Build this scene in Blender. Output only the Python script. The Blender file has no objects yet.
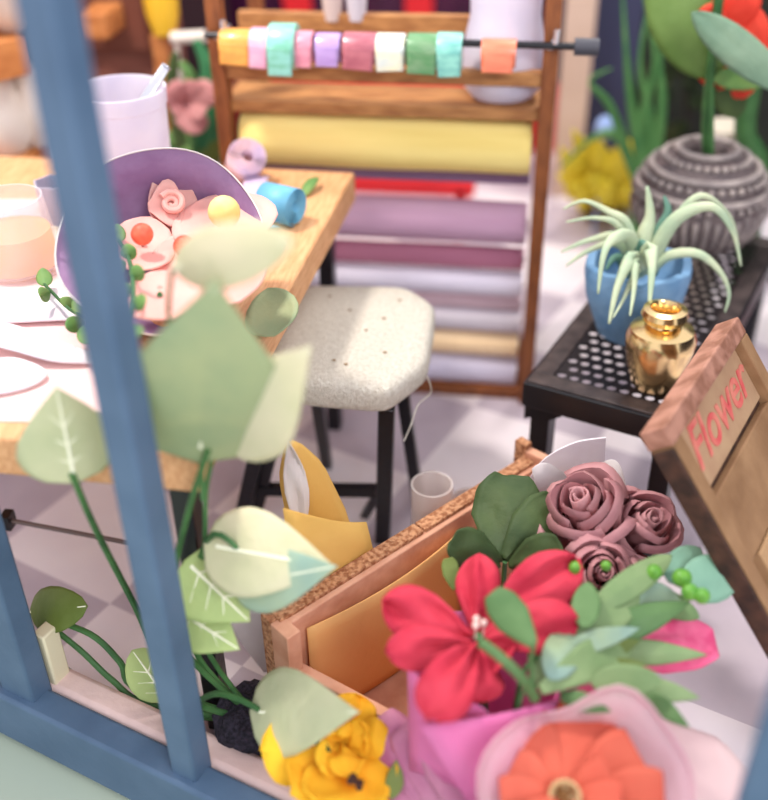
import bpy, bmesh, math, random
from mathutils import Vector, Matrix, noise
random.seed(7)
V = Vector
PI = math.pi
SC = bpy.context.scene
COL = SC.collection

# ------------------------------------------------------------------ camera
H, F = 1.65, 1030.0
CAMLOC = V((0, 0, H))
ROT = (Matrix.Rotation(math.radians(8.6), 3, 'Z') @ Matrix.Rotation(math.radians(90 - 33.95), 3, 'X')
       @ Matrix.Rotation(math.radians(-0.97), 3, 'Z'))
cd = bpy.data.cameras.new('camera'); cam = bpy.data.objects.new('camera', cd); COL.objects.link(cam)
cam.matrix_world = Matrix.Translation(CAMLOC) @ ROT.to_4x4()
cd.sensor_width = 36; cd.sensor_fit = 'HORIZONTAL'; 
cd.sensor_fit = 'AUTO'
cd.lens = F / 800 * 36          # AUTO fits the longer (vertical) side
cd.clip_start = 0.05
cd.dof.use_dof = True; cd.dof.focus_distance = 1.95; cd.dof.aperture_fstop = .95
SC.camera = cam

def ray(x, y): return ROT @ V(((x - 384) / F, -(y - 400) / F, -1.0))
def az(x, y, z): d = ray(x, y); return CAMLOC + d * ((z - H) / d.z)
def ay(x, y, Y): d = ray(x, y); return CAMLOC + d * (Y / d.y)
WN = V((.34, .94, 0)); WU = V((.94, -.34, 0)); W0 = V((-.849, 1.209, 0))
def aw(x, y, off):                                 # point at a distance behind the window plane
    d = ray(x, y); return CAMLOC + d * ((WN.dot(W0 - CAMLOC) + off) / WN.dot(d))

# ------------------------------------------------------------------ materials
def lin(c):
    return tuple(((v / 255) / 12.92 if v / 255 <= .04045 else ((v / 255 + .055) / 1.055) ** 2.4) for v in c) + (1,)
MC = {}
def mat(name, rgb, rough=.7, rgb2=None, scale=20, bump=0, bscale=60, metal=0, trans=0, transl=0, alpha=1, coat=0, stretch=None, lo=.35, hi=.65, spec=.4):
    if name in MC: return MC[name]
    m = bpy.data.materials.new(name); m.use_nodes = True; nt = m.node_tree; N = nt.nodes; L = nt.links
    b = N['Principled BSDF']; out = N['Material Output']
    b.inputs['Base Color'].default_value = lin(rgb); b.inputs['Roughness'].default_value = rough
    b.inputs['Metallic'].default_value = metal; b.inputs['Transmission Weight'].default_value = trans
    b.inputs['Alpha'].default_value = alpha; b.inputs['Coat Weight'].default_value = coat
    b.inputs['Specular IOR Level'].default_value = spec
    tc = N.new('ShaderNodeTexCoord'); mp = N.new('ShaderNodeMapping'); L.new(tc.outputs['Object'], mp.inputs[0])
    if stretch: mp.inputs['Scale'].default_value = stretch
    if rgb2:
        n = N.new('ShaderNodeTexNoise'); n.inputs['Scale'].default_value = scale; n.inputs['Detail'].default_value = 5
        L.new(mp.outputs[0], n.inputs['Vector'])
        r = N.new('ShaderNodeValToRGB'); r.color_ramp.elements[0].position = lo; r.color_ramp.elements[1].position = hi
        r.color_ramp.elements[0].color = lin(rgb); r.color_ramp.elements[1].color = lin(rgb2)
        L.new(n.outputs['Fac'], r.inputs[0]); L.new(r.outputs[0], b.inputs['Base Color'])
    if bump:
        n2 = N.new('ShaderNodeTexNoise'); n2.inputs['Scale'].default_value = bscale; n2.inputs['Detail'].default_value = 4
        L.new(mp.outputs[0], n2.inputs['Vector'])
        bp = N.new('ShaderNodeBump'); bp.inputs['Strength'].default_value = bump; bp.inputs['Distance'].default_value = .01
        L.new(n2.outputs['Fac'], bp.inputs['Height']); L.new(bp.outputs[0], b.inputs['Normal'])
    if transl:
        t = N.new('ShaderNodeBsdfTranslucent'); mx = N.new('ShaderNodeMixShader'); mx.inputs[0].default_value = transl
        if rgb2: L.new(r.outputs[0], t.inputs[0])
        else: t.inputs[0].default_value = lin(rgb)
        L.new(b.outputs[0], mx.inputs[1]); L.new(t.outputs[0], mx.inputs[2]); L.new(mx.outputs[0], out.inputs[0])
    MC[name] = m
    return m
def paper(name, rgb, rgb2=None, **k):
    k.setdefault('transl', .22); k.setdefault('rough', .75); k.setdefault('bump', .15); k.setdefault('spec', .25)
    return mat(name, rgb, rgb2=rgb2, **k)

WOOD = mat('light_wood', (215, 162, 108), .6, (172, 116, 66), 6, .2, 30, stretch=(1, 8, 8))
TWOOD = mat('table_wood', (226, 174, 126), .6, (206, 148, 100), 14, .25, 40, stretch=(9, 1.2, 6))
RWOOD = mat('rack_wood', (150, 88, 46), .55, (104, 56, 30), 9, .2, 30, stretch=(5, 5, 1.5), lo=.3, hi=.7)
RWOODH = mat('rack_wood_light', (190, 136, 82), .55, (150, 98, 56), 9, .2, 30, stretch=(1.5, 6, 6))
BURNT = mat('burnt_plywood_edge', (150, 94, 60), .8, (206, 152, 112), 110, .9, 120, stretch=(1, 1, 1), lo=.38, hi=.6)
PLY = mat('pink_plywood', (222, 168, 138), .7, (198, 138, 108), 14, .2, 50)
SIGNW = mat('sign_wood', (164, 126, 90), .65, (134, 98, 66), 9, .25, 40)
SIGNR = mat('sign_red_wood', (178, 128, 108), .6, (140, 94, 74), 26, .4, 60, lo=.4, hi=.6)
SIGND = mat('sign_dark_edge', (84, 54, 40), .7, (52, 34, 26), 30, .3, 60)
BLACK = mat('black_metal', (16, 16, 22), .32, bump=.1, bscale=60, spec=.5)
TRAY = mat('dark_tray_metal', (54, 46, 46), .35, (84, 72, 70), 24, .15, 60, metal=.3)
BLUEF = mat('blue_frame_paint', (84, 108, 134), .55, (72, 96, 122), 8, .1, 40)
LINEN = mat('stool_linen', (240, 234, 220), .95, (220, 212, 196), 120, 1.0, 260, spec=.1)
WHITEP = paper('white_paper', (240, 234, 232), (226, 216, 216), scale=6)
SOIL = mat('dark_soil', (22, 20, 30), .9, (58, 52, 66), 130, 1, 160)
STEM = mat('green_stem', (70, 116, 62), .55, (46, 88, 46), 14, .2)
def leafm(name, a, b, transl=.35, rough=.5, scale=9): return mat(name, a, rough, b, scale, .25, 50, transl=transl, spec=.3)
LV_PALE = leafm('pale_leaf', (218, 220, 184), (200, 208, 168))
LV_SAGE = leafm('sage_leaf', (184, 194, 150), (160, 180, 142))
LV_CREAM = leafm('cream_leaf', (238, 232, 200), (220, 220, 180))
LV_TEAL = leafm('teal_leaf', (168, 200, 186), (196, 212, 176), scale=7)
LV_DARK = leafm('dark_leaf', (60, 80, 46), (80, 98, 54), .12, .6)
LV_OLIVE = leafm('olive_leaf', (104, 122, 50), (126, 142, 76), .25)
LV_MINT = leafm('mint_leaf', (152, 196, 170), (134, 180, 156), .25)
LV_MID = leafm('mid_leaf', (96, 146, 82), (134, 166, 92), .2)
LV_LIME = leafm('lime_leaf', (206, 222, 150), (186, 208, 140))
VEIN = mat('leaf_vein', (246, 246, 218), .6)

# ------------------------------------------------------------------ object helpers
ORG = {}
def emp(name, label, cat, loc, group=None, kind=None):
    o = bpy.data.objects.new(name, None); COL.objects.link(o); o.location = loc; o.empty_display_size = .02
    ORG[o] = V(loc)
    o['label'] = label; o['category'] = cat
    if group: o['group'] = group
    if kind: o['kind'] = kind
    return o
def tag(o, label, cat, group=None, kind=None):
    o['label'] = label; o['category'] = cat
    if group: o['group'] = group
    if kind: o['kind'] = kind
    return o
def ob(name, bm, m, parent=None, smooth=True, solid=0, sub=0, bevel=0, label=None):
    """bm in world coordinates -> one mesh object"""
    bmesh.ops.recalc_face_normals(bm, faces=bm.faces)
    if parent is None:
        xs = [v.co.copy() for v in bm.verts]
        lo = V((min(v.x for v in xs), min(v.y for v in xs), min(v.z for v in xs)))
        hi = V((max(v.x for v in xs), max(v.y for v in xs), max(v.z for v in xs)))
        org = V(((lo.x + hi.x) / 2, (lo.y + hi.y) / 2, lo.z))
    else:
        org = ORG[parent]
    bmesh.ops.translate(bm, verts=bm.verts, vec=-org)
    me = bpy.data.meshes.new(name); bm.to_mesh(me); bm.free()
    for mm in (m if isinstance(m, (list, tuple)) else [m]): me.materials.append(mm)
    o = bpy.data.objects.new(name, me); COL.objects.link(o)
    ORG[o] = org
    if parent is None: o.location = org
    else:
        o.parent = parent
    if smooth:
        for p in me.polygons: p.use_smooth = True
        try: me.set_sharp_from_angle(angle=math.radians(40))
        except Exception: pass
    if bevel:
        md = o.modifiers.new('b', 'BEVEL'); md.width = bevel; md.segments = 2; md.limit_method = 'ANGLE'
    if solid:
        md = o.modifiers.new('s', 'SOLIDIFY'); md.thickness = solid; md.offset = 0
    if sub:
        md = o.modifiers.new('u', 'SUBSURF'); md.levels = sub; md.render_levels = sub
    if label: o['label'] = label
    return o
def NB(): return bmesh.new()
def box(bm, c, s, M=None):
    r = bmesh.ops.create_cube(bm, size=1)['verts']
    for v in r:
        v.co = V((v.co.x * s[0], v.co.y * s[1], v.co.z * s[2]))
        if M is not None: v.co = M @ v.co
        v.co += V(c)
    return r
def box2(bm, a, b):
    return box(bm, [(a[i] + b[i]) / 2 for i in range(3)], [abs(b[i] - a[i]) for i in range(3)])
def beam(bm, p, q, w, d, up=V((0, 0, 1))):
    """rectangular bar between two points; w sideways, d along up"""
    p, q = V(p), V(q); a = (q - p).normalized()
    s = a.cross(up)
    if s.length < 1e-4: s = a.cross(V((0, 1, 0)))
    s.normalize(); u = s.cross(a).normalized()
    vs = []
    for e in (p, q):
        for i, j in ((-1, -1), (1, -1), (1, 1), (-1, 1)):
            vs.append(bm.verts.new(e + s * i * w / 2 + u * j * d / 2))
    for f in ((0, 1, 2, 3), (7, 6, 5, 4), (0, 4, 5, 1), (1, 5, 6, 2), (2, 6, 7, 3), (3, 7, 4, 0)):
        bm.faces.new([vs[i] for i in f])
def smoothpts(pts, n=6):
    pts = [V(p) for p in pts]
    if len(pts) < 3: return pts
    P = [pts[0]] + pts + [pts[-1]]; out = []
    for i in range(1, len(P) - 2):
        for k in range(n):
            t = k / n; a, b, c, d = P[i - 1], P[i], P[i + 1], P[i + 2]
            out.append(.5 * ((2 * b) + (c - a) * t + (2 * a - 5 * b + 4 * c - d) * t * t + (-a + 3 * b - 3 * c + d) * t ** 3))
    out.append(pts[-1]); return out
def tube(bm, pts, r, seg=8, smooth=6, r2=None, caps=True):
    pts = smoothpts(pts, smooth) if smooth else [V(p) for p in pts]
    n = len(pts); rings = []; prev = None
    for i, p in enumerate(pts):
        t = (pts[min(i + 1, n - 1)] - pts[max(i - 1, 0)]).normalized()
        if prev is None:
            s = t.cross(V((0, 0, 1)))
            if s.length < .05: s = t.cross(V((1, 0, 0)))
        else: s = prev - t * prev.dot(t)
        s.normalize(); prev = s; u = t.cross(s)
        rr = r if r2 is None else r + (r2 - r) * i / (n - 1)
        rings.append([bm.verts.new(p + (s * math.cos(2 * PI * k / seg) + u * math.sin(2 * PI * k / seg)) * rr) for k in range(seg)])
    for a, b in zip(rings, rings[1:]):
        for k in range(seg): bm.faces.new((a[k], a[(k + 1) % seg], b[(k + 1) % seg], b[k]))
    if caps: bm.faces.new(rings[0][::-1]); bm.faces.new(rings[-1])
def frame(axis):
    a = V(axis).normalized(); s = a.cross(V((0, 0, 1)))
    if s.length < .05: s = V((1, 0, 0))
    s.normalize(); return a, s, s.cross(a) * -1
def lathe(bm, prof, loc=(0, 0, 0), axis=(0, 0, 1), seg=32, ang=(0, 2 * PI), wob=None):
    """prof: list of (radius, along)"""
    a, s, u = frame(axis); loc = V(loc); full = abs(ang[1] - ang[0] - 2 * PI) < 1e-6
    n = seg if full else seg + 1; rings = []
    for r, h in prof:
        if r < 1e-6 and full: rings.append([bm.verts.new(loc + a * h)]); continue
        ring = []
        for k in range(n):
            t = ang[0] + (ang[1] - ang[0]) * k / seg
            rr, hh = (r, h) if wob is None else wob(r, h, t)
            ring.append(bm.verts.new(loc + a * hh + (s * math.cos(t) + u * math.sin(t)) * rr))
        rings.append(ring)
    for A, B in zip(rings, rings[1:]):
        m = n if full else n - 1
        for k in range(m):
            k2 = (k + 1) % n
            if len(A) == 1 and len(B) == 1: continue
            if len(A) == 1: bm.faces.new((A[0], B[k], B[k2]))
            elif len(B) == 1: bm.faces.new((A[k], A[k2], B[0]))
            else: bm.faces.new((A[k], A[k2], B[k2], B[k]))
def ball(bm, c, r, sc=(1, 1, 1), seg=12):
    M = Matrix.Translation(V(c)) @ Matrix.Diagonal((*sc, 1))
    bmesh.ops.create_uvsphere(bm, u_segments=seg, v_segments=max(6, seg * 2 // 3), radius=r, matrix=M)
PROF = {
 'heart': [(0, .0), (.015, .42), (.06, .72), (.14, .92), (.26, 1.0), (.42, .93), (.58, .74), (.74, .48), (.88, .22), (.96, .07), (1, 0)],
 'oval': [(0, .0), (.05, .35), (.15, .68), (.3, .92), (.48, 1), (.66, .92), (.82, .68), (.93, .4), (1, .0)],
 'lance': [(0, .0), (.08, .35), (.22, .78), (.4, 1), (.6, .86), (.8, .5), (.93, .2), (1, 0)],
 'petal': [(0, .18), (.12, .34), (.3, .7), (.5, .95), (.68, 1), (.82, .88), (.92, .6), (.98, .3), (1, 0.05)],
 'spade': [(0, .22), (.3, .62), (.6, .95), (.78, 1), (.9, .96), (1, .85)],
 'band': [(0, 1), (1, 1)],
 'strip': [(0, 1), (.5, .95), (.8, .7), (.95, .3), (1, .08)],
 'blunt': [(0, .25), (.2, .6), (.5, 1), (.8, .96), (.97, .62), (1, .5)],
}
def prof(name, t):
    P = PROF[name]
    for (a, x), (b, y) in zip(P, P[1:]):
        if t <= b:
            k = (t - a) / (b - a); return x + (y - x) * k
    return P[-1][1]
def sheet(bm, B, T, width, shape='heart', N=None, bend=0, cup=0, fold=0, wave=0, nu=14, nv=8, seed=0, droop=0, ridge=0):
    """curved blade from B to T; N = facing direction; bend = arch along, cup = curl across, fold = V along midrib"""
    B, T = V(B), V(T); A = T - B; L = A.length; A.normalize()
    if N is None: N = (CAMLOC - (B + T) / 2)
    N = V(N); N = (N - A * N.dot(A)).normalized(); S = A.cross(N).normalized()
    rows = []
    for i in range(nu + 1):
        t = i / nu; t = t * t * (3 - 2 * t) * .45 + t * .55
        w = prof(shape, t) * width / 2; row = []
        for j in range(nv + 1):
            s = -1 + 2 * j / nv
            z = bend * L * 4 * t * (1 - t) + droop * L * t * t + cup * w * (s * s) + fold * w * abs(s)
            z += ridge * width * math.cos(s * 8.5 + seed) * math.sin(PI * min(1, t * 1.05)) * .5
            z += wave * width * noise.noise(V((s * 1.3 + seed * 7.1, t * 2.6 + seed, seed * 3.3)))
            p = B + A * (t * L) + S * (s * w) + N * z
            if shape == 'heart' and t < .15: p -= A * (abs(s) * .09 * L * (1 - t / .15))
            row.append(bm.verts.new(p))
        rows.append(row)
    for a, b in zip(rows, rows[1:]):
        for j in range(nv):
            bm.faces.new((a[j], a[j + 1], b[j + 1], b[j]))
    bmesh.ops.remove_doubles(bm, verts=bm.verts, dist=1e-5)
def leafpart(name, B, T, w, m, parent, **k):
    bm = NB(); sheet(bm, B, T, w, **k); return ob(name, bm, m, parent, solid=.0022)

# ------------------------------------------------------------------ setting
def st(name, bm, m, parent=None, **k):
    o = ob(name, bm, m, parent, **k)
    if parent is None: o['kind'] = 'structure'
    return o
# floor: lilac and white marble checks, turned by 22 degrees
fm = bpy.data.materials.new('checker_floor'); fm.use_nodes = True; nt = fm.node_tree; N = nt.nodes; L = nt.links
b = N['Principled BSDF']; b.inputs['Roughness'].default_value = .45; b.inputs['Specular IOR Level'].default_value = .35
tc = N.new('ShaderNodeTexCoord'); mp = N.new('ShaderNodeMapping'); L.new(tc.outputs['Object'], mp.inputs[0])
ch = N.new('ShaderNodeTexChecker'); ch.inputs['Scale'].default_value = 1 / .365
L.new(mp.outputs[0], ch.inputs['Vector'])
ns = N.new('ShaderNodeTexNoise'); ns.inputs['Scale'].default_value = 5; ns.inputs['Detail'].default_value = 6; L.new(tc.outputs['Object'], ns.inputs['Vector'])
def rampf(a, b_):
    r = N.new('ShaderNodeValToRGB'); r.color_ramp.elements[0].position = .35; r.color_ramp.elements[1].position = .65
    r.color_ramp.elements[0].color = lin(a); r.color_ramp.elements[1].color = lin(b_); L.new(ns.outputs['Fac'], r.inputs[0]); return r
ra = rampf((206, 194, 204), (190, 178, 190)); rb = rampf((244, 236, 238), (236, 226, 232))
L.new(ra.outputs[0], ch.inputs['Color1']); L.new(rb.outputs[0], ch.inputs['Color2']); L.new(ch.outputs[0], b.inputs['Base Color'])
bm = NB()
pts = [W0 - WU * 1.6 + WN * .02, W0 + WU * 2.4 + WN * .02, V((2.4, .45, 0)), V((2.4, 4.6, 0)), V((-2.6, 4.6, 0)), V((-2.6, 1.9, 0))]
lo = [bm.verts.new((p.x, p.y, -.06)) for p in pts]; up = [bm.verts.new((p.x, p.y, 0)) for p in pts]
bm.faces.new(up); bm.faces.new(lo[::-1])
for i in range(6): bm.faces.new((lo[i], lo[(i + 1) % 6], up[(i + 1) % 6], up[i]))
fl = st('floor', bm, fm, smooth=False)
# line the checks up: a corner at A, tile axis e2 = (.927,-.376)
A0 = V((-.859, 1.545, 0)) - ORG[fl]
mp.vector_type = 'TEXTURE'; mp.inputs['Rotation'].default_value = (0, 0, math.radians(-22.1)); mp.inputs['Location'].default_value = (A0.x, A0.y, -.5)
# outside ground
bm = NB(); box2(bm, (-2.6, -.8, -.12), (2.4, 1.9, -.065))
st('ground', bm, mat('pale_green_base', (186, 200, 178), .7, (176, 190, 172), 3), smooth=False)
# back wall, left wall, right wall
WALLD = mat('dark_wall', (36, 34, 48), .8, (24, 22, 30), 2)
bm = NB(); box2(bm, (-2.6, 4.55, 0), (2.4, 4.62, 1.9)); st('wall_back', bm, mat('back_wall', (92, 62, 54), .8, (76, 48, 42), 3), smooth=False)
bm = NB(); box2(bm, (-2.66, 1.9, 0), (-2.6, 4.62, 1.9)); st('wall_left', bm, mat('left_wall', (150, 104, 74), .8, (128, 84, 58), 3), smooth=False)
bm = NB(); box2(bm, (2.4, .45, 0), (2.46, 4.62, 1.9)); st('wall_right', bm, WALLD, smooth=False)
# red double door in the back
RED = mat('red_paint', (224, 42, 48), .45, (206, 34, 42), 4); PANE = mat('dark_pane', (70, 28, 58), .25, (48, 20, 46), 5, coat=.4)
dr = emp('door_1', 'red shop door with dark purple panes behind the paper rack', 'door', (-.75, 4.5, 0), kind='structure')
YD = 4.5
bm = NB()
for x in (-1.42, -1.02, -.5, .22):
    box2(bm, (x - .06, YD - .04, 0), (x + .06, YD + .02, 1.5))
box2(bm, (-1.48, YD - .045, 0), (.28, YD + .02, .3)); box2(bm, (-1.48, YD - .045, 1.42), (.28, YD + .02, 1.55))
ob('door_frame', bm, RED, dr, False, bevel=.006)
for a, c in ((-1.36, -1.08), (-.96, -.56), (-.44, .16)):
    bm = NB(); box2(bm, (a, YD - .01, .3), (c, YD + .01, 1.42)); ob('door_pane', bm, PANE, dr, False)
# red low step under the door (seen between the paper rolls)
bm = NB(); p = ay(475, 185, 3.55); box2(bm, (-.95, 3.5, p.z - .03), (p.x, 3.62, p.z + .025))
for x in (-.9, p.x - .05): box2(bm, (x - .02, 3.5, 0), (x + .02, 3.6, p.z))
tag(ob('low_bench', bm, RED, None, False, bevel=.005), 'low red bench glimpsed between the paper rolls of the rack', 'bench')
# beige column + navy door leaf on the right
p = ay(575, 60, 4.0)
bm = NB(); box2(bm, (p.x - .05, 3.96, 0), (p.x + .06, 4.06, 1.9)); st('trim_1', bm, mat('beige_column', (206, 180, 162), .7, (192, 164, 146), 4), smooth=False)
bm = NB(); box2(bm, (p.x + .065, 4.08, 0), (p.x + .24, 4.12, 1.9)); st('trim_2', bm, mat('navy_panel', (52, 54, 82), .6), smooth=False)
bm = NB(); box2(bm, (p.x + .245, 4.1, 0), (2.4, 4.15, 1.9)); st('wall_inner', bm, mat('black_wall', (20, 22, 20), .8, (34, 40, 28), 5), smooth=False)

# window frame: three posts and a bottom rail, inner ledge
win = emp('window_1', 'blue painted window frame with slim mullions in the foreground', 'window', (W0.x, W0.y, 0), kind='structure')
def post(s, w=.052, d=.05, z0=0, z1=1.62, name='window_post'):
    bm = NB(); c = W0 + WU * s
    beam(bm, (c.x, c.y, z0), (c.x, c.y, z1), d, w, up=WU)
    return ob(name, bm, BLUEF, win, bevel=.006)
post(-.044, .085); post(.349, .054); post(1.255, .08)
post(-.9, .075)
bm = NB(); a = W0 - WU * 1.6 - WN * .012; c = W0 + WU * 2.3 - WN * .012
beam(bm, (a.x, a.y, .028), (c.x, c.y, .028), .06, .135); ob('bottom_rail', bm, BLUEF, win, bevel=.008)
bm = NB(); beam(bm, (a.x, a.y, 1.62), (c.x, c.y, 1.62), .06, .09); ob('top_rail', bm, BLUEF, win, bevel=.008)
bm = NB(); o_ = WN * .062
beam(bm, (a.x + o_.x, a.y + o_.y, .035), (c.x + o_.x, c.y + o_.y, .055), .06, .1)
ob('inner_ledge', bm, mat('pink_ledge', (232, 204, 196), .6, (214, 186, 180), 6, .2), win, bevel=.014, label='pinkish cream inner ledge')
bm = NB(); c = W0 + WU * -.012 + WN * .05
beam(bm, (c.x, c.y, .06), (c.x, c.y, .22), .04, .03, up=WU)
ob('inner_strip', bm, mat('cream_strip', (222, 212, 180), .6), win, bevel=.004, label='cream strip beside the left post')

# ------------------------------------------------------------------ work table
TZ = .70
tb = emp('work_table', 'thick light wooden work table with black legs on the left', 'table', (-1.0, 1.8, 0))
c1 = az(355, 172, TZ); c2 = az(195, 456, TZ)
tx0, tx1, ty0, ty1 = -1.38, (c1.x + c2.x) / 2 + .01, c2.y, c1.y
bm = NB()
q = [V((tx0, c2.y + .02, 0)), V((c2.x, c2.y, 0)), V((c1.x, c1.y, 0)), V((tx0, c1.y + .02, 0))]
lo = [bm.verts.new((p.x, p.y, TZ - .075)) for p in q]; up = [bm.verts.new((p.x, p.y, TZ)) for p in q]
bm.faces.new(up); bm.faces.new(lo[::-1])
for i in range(4): bm.faces.new((lo[i], lo[(i + 1) % 4], up[(i + 1) % 4], up[i]))
ob('tabletop', bm, TWOOD, tb, bevel=.006)
for x, y in ((c2.x - .05, c2.y + .06), (c1.x - .06, c1.y - .1), (-1.32, c2.y + .07), (-1.32, c1.y - .1)):
    bm = NB(); beam(bm, (x, y, 0), (x, y, TZ - .075), .036, .05, up=V((0, 1, 0))); ob('leg', bm, BLACK, tb, bevel=.004)
bm = NB(); a = az(8, 520, .25); c = V((c2.x - .06, c2.y + .07, a.z - .0)); tube(bm, [V((-1.32, a.y, .25)), a, az(145, 546, .25)], .005, smooth=0); ob('stretcher', bm, mat('thin_rod', (110, 92, 88), .4), tb)
bm = NB(); box(bm, a, (.02, .03, .035)); ob('rod_clip', bm, BLACK, tb, False)

# ------------------------------------------------------------------ stool
SZ = .50
sc_ = V((-.335, 1.95, 0))
sl = emp('stool', 'stool with cream linen cushion top and splayed black legs beside the table', 'stool', (sc_.x, sc_.y, 0))
outl = [az(*p, SZ).xy for p in [(300, 280), (407, 282), (437, 301), (428, 358), (388, 388), (300, 382), (268, 356), (272, 300)]]
pp = []
for i in range(8):
    a, c_ = outl[i], outl[(i + 1) % 8]
    for t in (.07, .5, .93): pp.append(a.lerp(c_, t))
cen = sum((p for p in pp), V((0, 0))) / len(pp)
bm = NB(); rings = []
for sc2, z in ((.0, SZ), (.45, SZ), (.8, SZ - .0), (.93, SZ - .004), (.985, SZ - .014), (1.0, SZ - .03), (1.0, SZ - .055), (.97, SZ - .068), (.9, SZ - .07)):
    if sc2 == 0: rings.append([bm.verts.new((cen.x, cen.y, z + .003))]); continue
    rings.append([bm.verts.new((cen.x + (p.x - cen.x) * sc2, cen.y + (p.y - cen.y) * sc2, z + .003 * noise.noise(V((p.x * 9, p.y * 9, sc2 * 3))))) for p in pp])
n = len(pp)
for k in range(n): bm.faces.new((rings[0][0], rings[1][k], rings[1][(k + 1) % n]))
for A_, B_ in zip(rings[1:], rings[2:]):
    for k in range(n): bm.faces.new((A_[k], A_[(k + 1) % n], B_[(k + 1) % n], B_[k]))
bm.faces.new(rings[-1][::-1])
ob('seat', bm, LINEN, sl, sub=1, label='cream woven linen seat pad')
bm = NB()
for fx, fy in ((330, 296), (384, 318), (366, 330), (334, 360), (346, 364), (385, 352), (400, 300), (350, 310)):
    f_ = az(fx, fy, SZ + .003); ball(bm, f_, .0035, (1.5, .7, .5), 7)
ob('fibre_flecks', bm, mat('brown_fleck', (150, 118, 78), .9), sl, label='tiny brown fibre flecks')
bm = NB()
box2(bm, (cen.x - .12, cen.y - .16, SZ - .085), (cen.x + .12, cen.y + .16, SZ - .066)); ob('seat_frame', bm, BLACK, sl)
zt = SZ - .075
def leg(top, bot, w=.026):
    bm = NB(); beam(bm, top, bot, w, w, up=V((0, 1, 0))); ob('leg', bm, BLACK, sl, bevel=.003)
fr = az(387, 405, zt); fl_ = az(268, 405, zt); br = az(402, 395, zt) + V((0, .16, 0)); bl = az(313, 400, zt) + V((0, .1, 0))
FR = az(383, 540, 0); FL = az(240, 525, 0); BR = az(418, 500, 0); BLf = az(327, 466, 0)
leg(fr, FR, .034); leg(fl_, FL, .034)
leg(az(400, 372, zt), BR, .028); leg(az(312, 365, zt), BLf, .028)
def lp(a, c, z): t = (z - a.z) / (c.z - a.z); return a + (c - a) * t
bm = NB(); beam(bm, lp(fl_, FL, .12) + V((0, .02, 0)), lp(fr, FR, .15) + V((0, .02, 0)), .022, .026); ob('stretcher', bm, BLACK, sl)
bm = NB(); beam(bm, az(282, 410, zt - .03), az(258, 508, .04), .026, .026, up=V((0, 1, 0))); ob('brace', bm, BLACK, sl)
bm = NB(); beam(bm, lp(fr, FR, .2), az(365, 515, .02), .02, .02, up=V((0, 1, 0))); ob('brace', bm, BLACK, sl)
bm = NB(); tube(bm, [az(427, 376, SZ - .03), az(431, 392, .42), az(418, 405, .40), az(411, 425, .38), az(408, 432, .37), az(404, 441, .36)], .0016, 5); ob('loose_thread', bm, LINEN, sl, label='loose cream thread hanging from the seat')

# ------------------------------------------------------------------ paper rack
RY = 2.47
rk = emp('paper_rack', 'brown wooden rack with two posts and rails holding rolls and ribbons', 'rack', (-.36, 2.6, 0))
def rp(px, py, Y=RY): return ay(px, py, Y)
xr, xl = .033, -.765
for x in (xr, xl):
    for Y in (RY, RY + .38):
        bm = NB(); beam(bm, (x, Y, 0), (x, Y, 1.22), .036, .05, up=V((0, 1, 0))); ob('post', bm, RWOOD, rk, bevel=.003)
    for z in (.06, .82):
        bm = NB(); beam(bm, (x, RY, z), (x, RY + .38, z), .03, .04); ob('side_rail', bm, RWOOD, rk, False)
zt_ = rp(450, 76).z
bm = NB(); beam(bm, (xl, RY, zt_), (xr, RY, zt_), .035, .034); ob('cross_rail', bm, RWOODH, rk, bevel=.003)
p = ay(350, 22, RY + .2); bm = NB(); beam(bm, (xl, RY + .2, p.z), (xr - .12, RY + .2, p.z), .03, .045); ob('cross_rail', bm, RWOODH, rk, bevel=.003)
zs = ay(450, 103, RY + .01)  .z - .006
bm = NB(); box2(bm, (xl, RY, zs - .03), (xr, RY + .16, zs)); ob('shelf_board', bm, RWOODH, rk, False, bevel=.003)
bm = NB(); box2(bm, (xl, RY, .0), (xr, RY + .3, .03)); ob('bottom_board', bm, RWOOD, rk, False, bevel=.003)
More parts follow.
